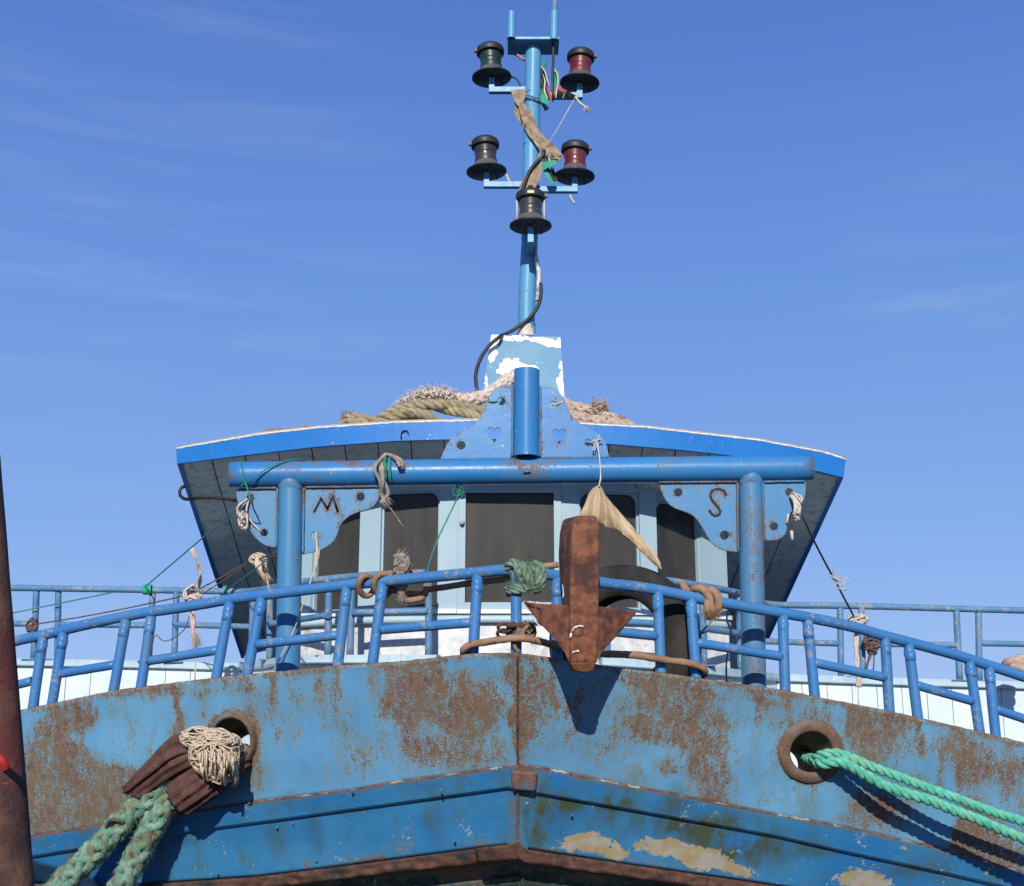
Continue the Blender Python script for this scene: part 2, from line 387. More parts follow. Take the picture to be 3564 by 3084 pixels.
def mk_glass():
    t = NT('dusty window glass'); c = t.mix(t.rng(t.noise(6, 7, .65, (1, 1, .22)), .32, .68), (.026, .024, .022), (.045, .040, .035))
    c = t.mix(t.rng(t.noise(60, 4, .6), .62, .75, 0, .4), c, (.12, .11, .10)); t.b.inputs['Coat Weight'].default_value = .25; t.b.inputs['Coat Roughness'].default_value = .06
    return t.fin(c, .6, 0, .25)
M_GLASS = mk_glass()
M_BLACK = simple('black lamp plastic', (.016, .017, .020), (.026, .026, .028), .5, 20, 80, .1, .4, c3=(.05, .05, .05), c3t=.6)
M_SKIRT = simple('grey lamp metal', (.07, .072, .075), (.10, .10, .10), .45, 20, 80, .1, .5)
def lens(name, a, b):
    t = NT(name); c = t.mix(t.rng(t.noise(18, 4), .4, .6), a, b); t.b.inputs['Coat Weight'].default_value = .2; return t.fin(c, .38, 0, .4)
M_LRED = lens('dusty red lens', (.105, .012, .014), (.14, .022, .022))
M_LGREEN = lens('dusty green lens', (.010, .030, .028), (.016, .042, .037))
M_LGREY = lens('dusty clear lens', (.026, .025, .024), (.042, .040, .037))
M_STRUT = simple('pale strut', (.45, .38, .32), (.55, .48, .42))
M_TYRE = simple('dusty tyre rubber', (.014, .013, .013), (.034, .030, .026), .8, 8, 60, .3, .3, stretch=(1, 1, .4))
M_ROPEG = simple('bright green rope', (.085, .40, .27), (.15, .52, .38), .8, 30, 300, .7, .2, c3=(.22, .42, .27), c3t=.55)
M_ROPEO = simple('faded green rope', (.135, .275, .205), (.27, .41, .31), .95, 24, 240, .9, .1, c3=(.19, .20, .125), c3t=.51)
M_KNOTG = simple('mossy green rope', (.11, .19, .13), (.21, .29, .21), .95, 30, 200, .7, .1, c3=(.05, .10, .08), c3t=.58)
M_ROPET = simple('tan rope', (.25, .145, .09), (.33, .205, .135), .95, 16, 220, .6, .1, c3=(.15, .09, .06), c3t=.6)
M_ROPER = simple('weathered manila', (.27, .22, .15), (.42, .35, .27), .95, 16, 200, .7, .1, c3=(.16, .13, .09), c3t=.6)
M_ROPEL = simple('olive manila', (.27, .215, .13), (.37, .31, .20), .95, 16, 200, .7, .1, c3=(.17, .145, .09), c3t=.6)
M_ROPEB = simple('pinkish manila plait', (.38, .28, .21), (.50, .39, .31), .95, 16, 200, .7, .1, c3=(.25, .19, .14), c3t=.6)
M_FRAY = simple('frayed fibre', (.48, .39, .32), (.66, .57, .50), .95, 20, 200, .3, .1)
M_CORD = simple('cream cord', (.46, .36, .26), (.60, .49, .37), .9, 25, 300, .5, .1)
M_STRING = simple('pale string', (.48, .41, .34), (.58, .51, .44), .9, 25, 300, .3, .1)
M_GREY = simple('grey frayed rope', (.22, .18, .145), (.36, .31, .26), .95, 25, 200, .5, .1)
M_GLINE = simple('green fishing line', (.02, .17, .12), (.03, .24, .17), .6, 10, 100, .1)
M_BLINE = simple('brown twine', (.09, .06, .05), (.14, .10, .085), .9, 10, 100, .1)
M_DLINE = simple('dark line', (.03, .035, .04), (.05, .05, .05), .8, 10, 100, .1)
M_CABLE = simple('black cable', (.016, .016, .018), (.03, .03, .03), .5, 10, 100, .1)
M_TAPE = simple('white taped cable', (.60, .56, .50), (.08, .14, .22), .7, 26, 100, .2)
def mk_sleeve():
    t = NT('brown ribbed cloth'); w = t.n('ShaderNodeTexWave', wave_type='BANDS', bands_direction='DIAGONAL'); w.inputs['Scale'].default_value = 74; w.inputs['Distortion'].default_value = 3.5; w.inputs['Detail'].default_value = 3
    m = t.n('ShaderNodeMapping'); m.inputs['Rotation'].default_value = (0, .3, 0); t.l(t.pos, m.inputs[0]); t.l(m.outputs[0], w.inputs['Vector'])
    c = t.mix(t.rng(t.noise(14, 5), .35, .65), (.085, .042, .036), (.15, .080, .066)); c = t.mix(t.math('MULTIPLY', w.outputs['Fac'], .45), (.05, .026, .024), c) if False else t.mix(t.math('MULTIPLY', w.outputs['Fac'], .35), c, (.05, .026, .024))
    t.bump(t.math('ADD', w.outputs['Fac'], t.noise(120, 3)), .5, .004); return t.fin(c, .95, 0, .1)
M_SLEEVE = mk_sleeve()
M_TANC = simple('tan sacking', (.27, .20, .14), (.36, .28, .20), .95, 22, 300, .5, .1, c3=(.18, .13, .09), c3t=.6)
def mk_flag():
    t = NT('faded striped flag cloth'); u, v = t.attr('u'), t.attr('v')
    c = t.mix(t.rng(v, .235, .25), (.46, .12, .09), (.030, .030, .030)); c = t.mix(t.rng(v, .75, .765), c, (.035, .30, .19))
    def dist(cu, cv): return t.math('SQRT', t.math('ADD', t.math('POWER', t.math('MULTIPLY', t.math('SUBTRACT', u, cu), 1.3), 2.0), t.math('POWER', t.math('SUBTRACT', v, cv), 2.0)))
    m = t.math('MULTIPLY', t.math('LESS_THAN', dist(.5, .5), .13), t.math('GREATER_THAN', dist(.54, .5), .105))
    c = t.mix(m, c, (.75, .72, .66)); c = t.mix(t.rng(t.noise(30, 4), .4, .8, 0, .25), c, (.3, .3, .28)); return t.fin(c, .9, 0, .1)
M_FLAG = mk_flag()
def mk_tail():
    t = NT('dried fin'); cx = t.n('ShaderNodeCombineXYZ'); t.put(cx.inputs[0], t.math('MULTIPLY', t.attr('u'), 9.0)); t.put(cx.inputs[1], t.math('MULTIPLY', t.attr('v'), 2.2))
    def ns(sc, d=5):
        x = t.n('ShaderNodeTexNoise'); x.inputs['Scale'].default_value = sc; x.inputs['Detail'].default_value = d; t.l(cx.outputs[0], x.inputs['Vector']); return x.outputs[0]
    c = t.mix(t.rng(ns(1.2, 3), .35, .65), (.34, .225, .115), (.56, .44, .28)); c = t.mix(t.rng(ns(5, 4), .50, .72, 0, .5), c, (.20, .13, .08)); c = t.mix(t.rng(ns(2.6, 3), .56, .70, 0, .7), c, (.66, .56, .42))
    t.bump(ns(8, 4), .7, .01); return t.fin(c, .8, 0, .2)
M_TAIL = mk_tail()
M_WOOD = simple('weathered board', (.20, .105, .075), (.32, .20, .15), .9, 12, 60, .4, .1, c3=(.42, .36, .30), c3t=.62)
M_CONC = simple('dark quay asphalt', (.07, .068, .065), (.11, .105, .10), .9, 3, 20, .3, .2)
M_REDR = simple('red cord', (.28, .012, .010), (.38, .02, .016), .7)
M_YEL = simple('yellow sticker', (.62, .52, .16), (.66, .58, .22), .6)
def mk_water():
    t = NT('harbour water'); t.bump(t.noise(1.5, 4, .6), .4, .1); return t.fin((.012, .035, .042), .12, 0, .5)

# ---------------------------------------------------------------- ground, water
m = MB(); m.add([(-400, -400, -1.55), (400, -400, -1.55), (400, 400, -1.55), (-400, 400, -1.55)], [[0, 1, 2, 3]])
o = m.build('water', mk_water(), origin=Vector((0, 0, -1.55))); o['kind'] = 'structure'
m = MB(); box(m, (0, -13.0, -1.3), (60, 30, 2.6)); o = m.build('quay', M_CONC); o['kind'] = 'structure'

# ---------------------------------------------------------------- THE BOAT
SX = 1047.0
def uu(x): return abs(x - SX) / 1050.0
def hullY(x, k=0.0): return 6.10 + .85 * uu(x) + .22 * k
top_pl = [(-160, 1480), (-60, 1457), (40, 1437), (230, 1397), (437, 1371), (523, 1363), (683, 1347), (810, 1339), (957, 1323), (1047, 1322), (1090, 1328), (1180, 1341),
          (1260, 1353), (1337, 1361), (1418, 1373), (1587, 1397), (1647, 1409), (1799, 1439), (1856, 1452), (1981, 1480), (2071, 1502), (2240, 1546)]
stk_pl = [(-160, 1727), (56, 1694), (365, 1646), (523, 1622), (724, 1597), (810, 1581), (1033, 1551), (1047, 1551), (1088, 1553), (1274, 1591), (1569, 1648), (1714, 1675), (1890, 1715), (2071, 1766), (2240, 1815)]
sbt_pl = [(-160, 1768), (62, 1733), (337, 1688), (581, 1656), (810, 1624), (1027, 1594), (1047, 1598), (1274, 1638), (1569, 1691), (1700, 1721), (1917, 1767), (2025, 1792), (2240, 1845)]
low_pl = [(-160, 1838), (303, 1787), (523, 1772), (724, 1747), (959, 1716), (1048, 1706), (1059, 1716), (1274, 1748), (1475, 1777), (1600, 1795), (2240, 1900)]
boat = thing('fishing_boat', 'rusty blue wooden-cabined fishing boat seen bow on, with white wheelhouse and tall light mast', 'fishing boat', (0, 8, -1.55))
RUSTB = [(154, 1452, 34, 26, 1.1), (100, 1470, 30, 40, .5), (110, 1560, 60, 50, .9), (150, 1600, 70, 50, .85), (90, 1650, 40, 40, .9), (215, 1600, 50, 45, .6), (280, 1565, 45, 22, .5), (320, 1600, 30, 30, .3),
    (190, 1650, 60, 30, .6), (362, 1440, 7, 55, .7), (368, 1480, 16, 40, .4), (470, 1390, 40, 14, .4), (310, 1400, 90, 12, .5), (500, 1560, 40, 50, .35), (510, 1500, 25, 90, .45),
    (853, 1404, 80, 60, .55), (820, 1370, 50, 40, .35), (953, 1416, 50, 50, .55), (900, 1440, 90, 40, .45), (866, 1522, 50, 28, .5), (950, 1520, 60, 40, .35), (724, 1522, 50, 32, .33), (661, 1393, 22, 36, .36), (640, 1420, 60, 50, .15),
    (600, 1480, 20, 30, .25), (560, 1500, 8, 30, .3), (682, 1476, 30, 10, .3), (800, 1470, 40, 60, .15), (1000, 1480, 60, 80, .25),
    (1045, 1380, 9, 90, .5), (1045, 1470, 9, 90, .7), (1062, 1465, 13, 34, .9), (1070, 1400, 30, 60, .35), (1110, 1450, 50, 60, .4), (1180, 1540, 90, 50, .22), (1290, 1450, 100, 70, .25),
    (1418, 1439, 36, 44, .55), (1432, 1508, 44, 44, .8), (1441, 1579, 38, 50, .75), (1360, 1485, 55, 20, .5), (1352, 1551, 20, 17, .75), (1293, 1465, 30, 14, .45), (1346, 1400, 60, 40, .38), (1460, 1630, 50, 20, .5),
    (1300, 1370, 60, 14, .5), (1540, 1405, 60, 16, .6), (1560, 1440, 90, 30, .3), (1640, 1500, 90, 70, .2), (1741, 1460, 30, 40, .95), (1768, 1505, 30, 40, .9), (1800, 1450, 50, 30, .45), (1800, 1480, 40, 60, .35),
    (1917, 1512, 55, 22, .42), (1957, 1553, 40, 36, .45), (2040, 1520, 50, 40, .5), (2050, 1600, 60, 50, .35), (1754, 1629, 42, 28, .6), (1800, 1650, 50, 30, .4), (1720, 1660, 30, 12, .4), (1984, 1702, 40, 50, .95), (2052, 1721, 40, 40, .7), (1960, 1650, 20, 30, .6), (1840, 1590, 40, 30, .3), (1645, 1600, 18, 30, .3)]
rs_ = random.Random(41)
for k in range(70):
    x_ = rs_.uniform(60, 2050); t_ = rs_.choice((0, 0, rs_.random() * .6)); RUSTB.append((x_, interp(top_pl, x_) + t_ * 200 + 30, rs_.uniform(3, 8), rs_.uniform(20, 60), rs_.uniform(.12, .4)))
RUSTB += [(1200, 1470, 190, 110, .06), (1560, 1480, 160, 110, .04), (1850, 1560, 200, 120, .05), (130, 1600, 120, 80, .25)]
GREENB = [(330, 1705, 60, 12, .5), (700, 1640, 60, 10, .4), (1180, 1625, 70, 12, .9), (1400, 1672, 70, 14, .9), (1640, 1720, 60, 14, .8), (1850, 1765, 60, 14, .8), (1230, 1660, 40, 40, .6), (1440, 1725, 60, 30, .8), (560, 1690, 24, 40, .5), (880, 1660, 20, 40, .4), (1100, 1640, 55, 45, .95), (1085, 1680, 40, 35, .9), (1330, 1655, 60, 30, .75), (1250, 1620, 26, 30, .6), (1500, 1690, 55, 40, .95), (1420, 1690, 60, 40, .55), (1560, 1720, 30, 40, .5), (1290, 1585, 30, 20, .6), (1370, 1610, 30, 22, .7), (1180, 1580, 20, 20, .45),
    (640, 1680, 12, 50, .5), (590, 1620, 36, 14, .45), (860, 1600, 40, 16, .4), (920, 1570, 20, 30, .5), (365, 1600, 40, 22, .25), (1640, 1640, 18, 40, .45), (480, 1590, 60, 18, .3), (255, 1640, 80, 26, .5), (190, 1655, 40, 26, .5), (1060, 1520, 16, 50, .6), (330, 1720, 14, 40, .35), (150, 1745, 20, 40, .4), (1900, 1740, 50, 20, .3)]
PEELB = [(1160, 1708, 20, 9, 1), (1185, 1700, 20, 15, 1), (1222, 1712, 24, 14, 1), (1250, 1722, 20, 12, .9), (1320, 1712, 34, 15, 1), (1370, 1720, 34, 15, 1), (1415, 1735, 30, 17, 1), (1460, 1745, 28, 17, 1), (1505, 1760, 24, 13, 1), (1745, 1786, 46, 20, 1.1), (1845, 1705, 40, 9, .5), (2000, 1762, 30, 10, .5), (700, 1600, 40, 6, .55), (1060, 1590, 14, 14, .5), (1700, 1700, 30, 5, .2), (880, 1580, 30, 5, .4), (300, 1660, 30, 6, .5), (90, 1710, 30, 8, .4)]
LRUST = [(1062, 1573, 24, 26, 1.0), (1045, 1640, 9, 60, .7), (1100, 1620, 30, 14, .5), (760, 1730, 22, 12, .8), (810, 1715, 24, 6, .8), (140, 1715, 8, 20, .7), (620, 1750, 8, 8, .9), (980, 1706, 60, 8, .5), (720, 1742, 60, 6, .6), (1100, 1722, 60, 7, .7), (1300, 1742, 90, 6, .5)]
def blob(B, x, y):
    s = 0; w_ = Vector((x * .022, y * .022, 3.3)); w2 = Vector((x * .07, y * .07, 8.1)); x0, y0 = x, y
    x = x0 + 16 * noise.noise(w_) + 7 * noise.noise(w2); y = y0 + 14 * noise.noise(w_ + Vector((7, 5, 2))) + 7 * noise.noise(w2 + Vector((4, 1, 6)))
    for (cx, cy, rx, ry, a) in B:
        q = ((x - cx) / rx) ** 2 + ((y - cy) / ry) ** 2
        if q < 6: s += a * math.exp(-q * q * .25 - q * .25)
    return min(s, 1.3)
RINGS = [(L2, 1690, 487, 470.0, 1499.0, 44, 52), (R5, 468, 690, 1640.0, 1521.0, 54, 52)]
def sheet(name, rows, mat, parent, x0=-150, x1=2230, st=7, holes=False, rustb=(), edge=0, edge2=0, thick=.012, corr=0, extra=0, flat=False):
    """plating between stacked edge lines; rows = [(polyline, depth function)], each band split into strips"""
    mb = MB(); xs = [x0 + (x1 - x0) * i / int((x1 - x0) / st) for i in range(int((x1 - x0) / st) + 1)]
    xs = sorted(set(xs + [SX, x0 - 60, x0 - 150, x0 - 260, x1 + 60, x1 + 150, x1 + 260])); R = []; ru = []; gr = []; pe = []; ids = {}
    levels = []
    for (pl, yf, n), (pl2, yf2, _) in zip(rows, rows[1:]): levels += [(pl, yf, pl2, yf2, k / n) for k in range(n)]
    levels.append((rows[-1][0], rows[-1][1], rows[-1][0], rows[-1][1], 0))
    for j, (pa, ya, pb, yb, t) in enumerate(levels):
        for i, x in enumerate(xs):
            y = interp(pa, x) * (1 - t) + interp(pb, x) * t
            if j == 0 and edge: y += 1.6 * noise.noise(Vector((x * .06, 0, 3))) + .8 * noise.noise(Vector((x * .2, 0, 9)))
            Y = ya(x) * (1 - t) + yb(x) * t + .010 * noise.noise(Vector((x * .006, y * .012, 5))) + corr * noise.noise(Vector((x * .05, y * .08, 8)))
            mb.v.append(P(D, x, y, Y))
            yt = interp(rows[0][0], x); yb2 = interp(rows[-1][0], x)
            r = blob(rustb, x, y) + (edge * math.exp(-((y - yt) / 7.0) ** 2) if edge else 0) + (edge2 * math.exp(-((yb2 - y) / 6.0) ** 2) if edge2 else 0) + extra
            for rg in RINGS if holes else (): r += .7 * math.exp(-max(0, (math.hypot((x - rg[3]) / rg[5], (y - rg[4]) / rg[6]) - 1.15)) ** 2 * 60)
            ru.append(r); gr.append(blob(GREENB, x, y)); pe.append(blob(PEELB, x, y)); ids[(i, j)] = (x, y)
    n = len(xs)
    for j in range(len(levels) - 1):
        for i in range(n - 1):
            x = (ids[(i, j)][0] + ids[(i + 1, j)][0]) / 2; y = (ids[(i, j)][1] + ids[(i + 1, j + 1)][1]) / 2
            if holes and any(((x - g[3]) / (g[5] * .93)) ** 2 + ((y - g[4]) / (g[6] * .93)) ** 2 < 1 for g in RINGS): continue
            mb.f.append([j * n + i, (j + 1) * n + i, (j + 1) * n + i + 1, j * n + i + 1]); mb.sm.append(not flat and abs(x - SX) >= 20)
    mb.at = {'rust': ru, 'green': gr, 'peel': pe}
    o = mb.build(name, mat, parent)
    s = o.modifiers.new('thick', 'SOLIDIFY'); s.thickness = thick; s.offset = -1
    return o
bul = sheet('bulwark', [(top_pl, lambda x: hullY(x), 34), (stk_pl, lambda x: hullY(x, 1), 1)], M_HULL, boat, holes=True, rustb=RUSTB, edge=.9)
stk_out = [(x, y) for x, y in stk_pl]
sheet('strake', [([(x, y - 1) for x, y in stk_pl], lambda x: hullY(x, 1) + .0, 1), ([(x, y + 2) for x, y in stk_pl], lambda x: hullY(x, 1) - .016, 7), ([(x, y - 3) for x, y in sbt_pl], lambda x: hullY(x, 1.25) - .018, 1), ([(x, y + 1) for x, y in sbt_pl], lambda x: hullY(x, 1.25) + .0, 1)],
      M_LOW, boat, rustb=LRUST, edge=.85, corr=.0012, flat=True)
m = MB(); tube(m, [P(D, x, interp(stk_pl, x) - 1 + 1.2 * noise.noise(Vector((x * .08, 2, 2))), hullY(x, 1) - .006) for x in range(-150, 2231, 4)], .0062, 7, True, 1.1); m.build('edge_bead', rusty('rusty chipped bead', (.10, .05, .035), (.19, .10, .07), (.40, .36, .29), 30), boat)
sheet('side_plating', [([(x, y - 5) for x, y in sbt_pl], lambda x: hullY(x, 1.3), 16), (low_pl, lambda x: hullY(x, 2.0), 1)], M_LOW, boat, rustb=LRUST, edge=.0, edge2=.55)
rub_o = [(x, y + 3) for x, y in low_pl]; rub_b = [(x, y + 24 + 8 * math.exp(-((x - 1000) / 60) ** 2)) for x, y in low_pl]
sheet('rub_rail', [(low_pl, lambda x: hullY(x, 2.0), 1), (rub_o, lambda x: hullY(x, 2.0) - .05, 5), (rub_b, lambda x: hullY(x, 2.1) - .055, 1), ([(x, y + 6) for x, y in rub_b], lambda x: hullY(x, 2.2) + .03, 1)], M_RUST, boat, corr=.022)
def low_row(k): return [(x, y + 24 + k) for x, y in low_pl]
sheet('bottom_plating', [(low_row(-4), lambda x: hullY(x, 2.35), 5), (low_row(40), lambda x: hullY(x, 2.9), 2), (low_row(42), lambda x: hullY(x, 2.9) - .03, 3), (low_row(60), lambda x: hullY(x, 3.0) - .03, 3), (low_row(64), lambda x: hullY(x, 3.2), 8), (low_row(800), lambda x: hullY(x, 6.2), 1)], M_DARKHULL, boat, st=14, corr=.006)
# stem weld bead and rusted knee block
m = MB(); tube(m, [P(D, SX + .6 * math.sin(k * 2.3), 1326 + 225 * k / 60, hullY(SX, k / 60) + .002) for k in range(61)], .0058, 10, True, .6); m.build('stem_weld', M_RUST, boat)
m = MB(); tube(m, [P(D, SX + .6 * math.sin(k * 2.3), 1602 + 104 * k / 30, hullY(SX, 1.3 + .7 * k / 30) + .002) for k in range(31)], .0065, 10, True, .6); m.build('stem_weld', M_RING, boat)
m = MB(); hexa(m, PL(D, [(1033, 1557, 6.293), (1088, 1562, 6.312), (1083, 1601, 6.345), (1036, 1597, 6.332)]), PL(D, [(1031, 1556, 6.5), (1090, 1562, 6.5), (1084, 1604, 6.5), (1034, 1598, 6.5)])); m.build('stem_knee', rusty('pinkish stem rust', (.115, .062, .048), (.185, .105, .085), (.09, .12, .14), 16), boat, bevel=.012)
m = MB(); hexa(m, PL(D, [(958, 1716, 6.44), (1042, 1706, 6.40), (1050, 1738, 6.44), (968, 1744, 6.48)]), PL(D, [(958, 1716, 6.75), (1042, 1706, 6.75), (1050, 1738, 6.75), (968, 1744, 6.75)])); m.build('stem_block', M_RUST, boat, bevel=.012)
# bolts on the plating
for (R, x, y, k) in [(B3, 655, 1120, .98), (B3, 1285, 1115, 1.1), (B3, 130, 1385, 1.45), (B3, 240, 1355, 1.4), (B3, 655, 1355, 1.5), (B3, 405, 1615, 1.85), (B3, 1380, 1470, 1.7), (L2, 1995, 1100, 1.35), (L2, 280, 1490, 1.8), (L2, 1560, 1430, 1.75), (B4, 860, 1510, 1.8), (B4, 590, 1295, 1.4), (R5, 1160, 1500, 1.35)]:
    m = MB(); Y = hullY(dx(R, x), k) - (.05 if k < 1.25 else 0); p = P(R, x, y, Y); lathe(m, [(.016, .012), (.014, -.006), (.007, -.012), (0, -.013)], Matrix.Translation(p) @ Matrix.Rotation(-PI / 2, 4, 'X') @ Matrix.Scale(.38, 4), 10); m.build('bolt', M_LOW, boat)
# hawse holes: thick welded lip and a short pipe through the bulwark
for gi, (R, cx, cy, X, Yp, rx, ry) in enumerate(RINGS):
    mb = MB(); N = 48; prof = [(.74, .24), (.76, .12), (.785, .0), (.80, -.016), (.86, -.021), (1.0, -.020), (1.17, -.014), (1.24, -.004), (1.25, .015)] if gi else [(.86, .22), (.88, .11), (.86, .02), (.88, -.030), (.97, -.045), (1.06, -.036), (1.10, -.012), (1.16, -.003), (1.17, .015)]
    vs = []; fs = []
    for j, (k, off) in enumerate(prof):
        for i in range(N):
            w = 2 * PI * i / N; kk = k + ((.03 * noise.noise(Vector((math.cos(w) * 4, math.sin(w) * 4, j + gi * 9))) + .03 * noise.noise(Vector((math.cos(w) * 11, math.sin(w) * 11, j + gi * 9)))) if j > 3 else 0)
            x = X + rx * kk * math.cos(w); y = Yp + ry * kk * math.sin(w)
            tt = (y - interp(top_pl, x)) / (interp(stk_pl, x) - interp(top_pl, x))
            base = P(D, X + rx * kk * math.cos(w), y, hullY(x, tt))
            dp = max(0, off) * .9 if j < 2 else 0
            vs.append(base + Vector(((-.30 if gi else .12) * dp, off * (1.6 if j < 1 else 1), -dp * .35)))
    for j in range(len(prof) - 1): fs += [[j * N + i, j * N + (i + 1) % N, (j + 1) * N + (i + 1) % N, (j + 1) * N + i] for i in range(N)]
    mb.add(vs, fs, True); mb.build('hawse_hole', M_RING, bul)
# bow railing
rail = [(-330, 1398), (-200, 1358), (-60, 1318), (25, 1298), (101, 1281), (177, 1263), (278, 1242), (379, 1227), (466, 1212), (520, 1205), (611, 1194), (757, 1177), (784, 1175), (914, 1163), (1018, 1153), (1050, 1153), (1121, 1164), (1220, 1179), (1313, 1191), (1405, 1209), (1528, 1231), (1651, 1252), (1741, 1272), (1781, 1284), (1930, 1324), (2071, 1369), (2140, 1392), (2280, 1440), (2400, 1484)]
def railY(x): return hullY(x) + .075
RR_ = .0300
m = MB(); tube(m, smooth([P(D, x, y, railY(x)) for x, y in rail], .03), RR_, 14, True, .05); trail = m.build('bow_railing', M_RAIL, boat)
STAN = [((88, 1286), (67, 1428)), ((129, 1278), (106, 1420)), ((255, 1253), (230, 1397)), ((306, 1247), (285, 1391)), ((465, 1218), (437, 1372)), ((530, 1208), (500, 1365)), ((702, 1187), (683, 1346)), ((774, 1180), (754, 1340)), ((966, 1163), (957, 1321)), ((1044, 1157), (1044, 1324)), ((1126, 1168), (1126, 1335)),
        ((1330, 1197), (1337, 1362)), ((1397, 1209), (1408, 1372)), ((1583, 1243), (1588, 1397)), ((1633, 1253), (1648, 1411)), ((1790, 1288), (1799, 1439)), ((1837, 1300), (1856, 1451)), ((1960, 1335), (1981, 1479)), ((2000, 1349), (2014, 1491))]
for (a, b) in STAN:
    m = MB(); ex = (b[0] + (b[0] - a[0]) * .12, b[1] + (b[1] - a[1]) * .12)
    pa, pb = P(D, a[0], a[1], railY(a[0])), P(D, ex[0], ex[1], hullY(b[0]) + .055)
    tube(m, [pa.lerp(pb, k / 8) for k in range(9)], .0285, 14, True, .03); c = pa.lerp(pb, .13)
    tube(m, [pa.lerp(pb, .22), pa.lerp(pb, .17), pa.lerp(pb, .10)], [.0285, .0295, .0315], 12, True, .2)
    m.build('stanchion', M_RAIL, trail)
MID = [((-40, 1404), (66, 1377)), ((114, 1364), (234, 1344)), ((299, 1337), (445, 1314)), ((516, 1304), (688, 1284)), ((764, 1274), (958, 1259)), ((1126, 1265), (1333, 1287)), ((1402, 1299), (1588, 1329)), ((1640, 1339), (1793, 1371)), ((1847, 1384), (1970, 1419)), ((2010, 1433), (2110, 1467))]
for (a, b) in MID:
    m = MB(); pa, pb = P(D, *a, railY(a[0]) - .01), P(D, *b, railY(b[0]) - .01); tube(m, [pa.lerp(pb, k / 10) for k in range(11)], .0255, 14, True, .04); m.build('mid_rail', M_RAIL, trail)
# ---- gantry
GY = 6.87
m = MB(); bp = PL(D, [(467, 961), (1064, 953.5), (1641, 947)], GY); tube(m, smooth(bp, .06), .0765, 32, True, .012)
def rusted(m, B, k_=.55):
    m.at['rust'] = [k_ * blob(B, *toD(p)) for p in m.v]; return m
BEAMR = [(1064, 935, 40, 14, 1.1), (1075, 962, 30, 12, .9), (690, 936, 60, 9, .9), (600, 940, 50, 10, .6), (760, 940, 50, 10, .8), (470, 960, 8, 30, 1.0), (860, 940, 60, 10, .5), (1000, 940, 30, 10, .6), (1170, 935, 40, 8, .6), (1260, 955, 30, 16, .5), (1420, 930, 60, 8, .6), (1560, 935, 60, 12, .7), (1640, 945, 9, 30, 1.1), (640, 965, 40, 12, .4), (1330, 940, 50, 12, .4)]
beam = rusted(m, BEAMR).build('gantry_beam', M_GAN, boat)
for a, b in (((588.5, 962), (582, 1372)), ((1517.5, 952), (1525, 1410))):
    m = MB(); pa, pb = P(D, *a, GY), P(D, *b, GY); pb = pa + (pb - pa) * 1.25; tube(m, [pa.lerp(pb, k / 24) for k in range(25)], .0685, 28, True, .012)
    c = P(D, a[0], a[1] + 24, GY); tube(m, [c + Vector((0, 0, .03)), c, c - Vector((0, 0, .012))], [.0715, .074, .069], 28, False, .08)
    rusted(m, [(612, 1080, 9, 130, .9), (610, 1180, 12, 60, .7), (560, 1150, 8, 60, .6), (575, 1290, 18, 16, .8), (600, 1275, 14, 14, .9), (570, 1060, 8, 60, .4), (1520, 1030, 12, 90, .7), (1535, 1150, 14, 110, 1.0), (1510, 1240, 20, 60, .7), (1500, 1060, 8, 120, .7), (1540, 1300, 12, 70, .8), (1525, 1360, 26, 30, .7), (1545, 1080, 6, 120, .7), (590, 975, 26, 8, .8), (1518, 968, 28, 8, .8)], .34).build('gantry_post', M_GAN2, beam)
Mletter = stroke([(1083, 668), (1131, 572), (1176, 640), (1214, 560), (1249, 668)], 17)
Sletter = stroke(curve2([(804, 524), (790, 492), (748, 479), (711, 492), (701, 527), (722, 566), (752, 600), (765, 632), (745, 653), (715, 648), (692, 616)], 3), 17)
def heart(cx, cy, w, h):
    pts = []
    for k in range(24):
        t = 2 * PI * k / 24; pts.append((cx + w * .5 * math.sin(t) ** 3, cy - h * .5 * (13 * math.cos(t) - 5 * math.cos(2 * t) - 2 * math.cos(3 * t) - math.cos(4 * t)) / 15))
    return pts
PT = .016
gus = [(Z4, [(835, 485)] + curve2([(545, 508), (552, 575), (588, 655), (622, 722), (645, 795), (690, 852), (745, 892), (815, 907)]) + [(835, 907)], [circ(642, 566, 28), circ(738, 805, 27)], 'blue left gusset plate with two lashing holes'),
       (Z4, [(1000, 485)] + curve2([(1541, 488), (1525, 580), (1470, 636), (1380, 665), (1310, 702), (1265, 752), (1245, 812), (1210, 870), (1150, 912), (1090, 937), (1003, 954)]) + [(998, 954)], [circ(1405, 557, 29), circ(1092, 825, 30), Mletter], 'gusset plate with letter M cut through it'),
       (Z6, [(888, 428)] + curve2([(360, 433), (380, 492), (410, 550), (460, 597), (540, 627), (602, 664), (650, 730), (690, 800), (730, 846), (790, 877), (882, 891)]) + [(888, 891)], [circ(490, 500, 27), circ(793, 780, 30), Sletter], 'gusset plate with letter S cut through it'),
       (Z6, [(1045, 428)] + curve2([(1326, 424), (1322, 520), (1300, 562), (1242, 612), (1207, 680), (1196, 760), (1150, 806), (1056, 816)]) + [(1045, 816)], [circ(1217, 498, 26), circ(1118, 722, 27)], 'blue right gusset plate with two lashing holes')]
for R, o_, h_, lb in gus:
    m = MB(); plate(m, R, o_, h_, GY, PT); x = m.build('gusset_plate', M_GAN2, beam); x['label'] = lb
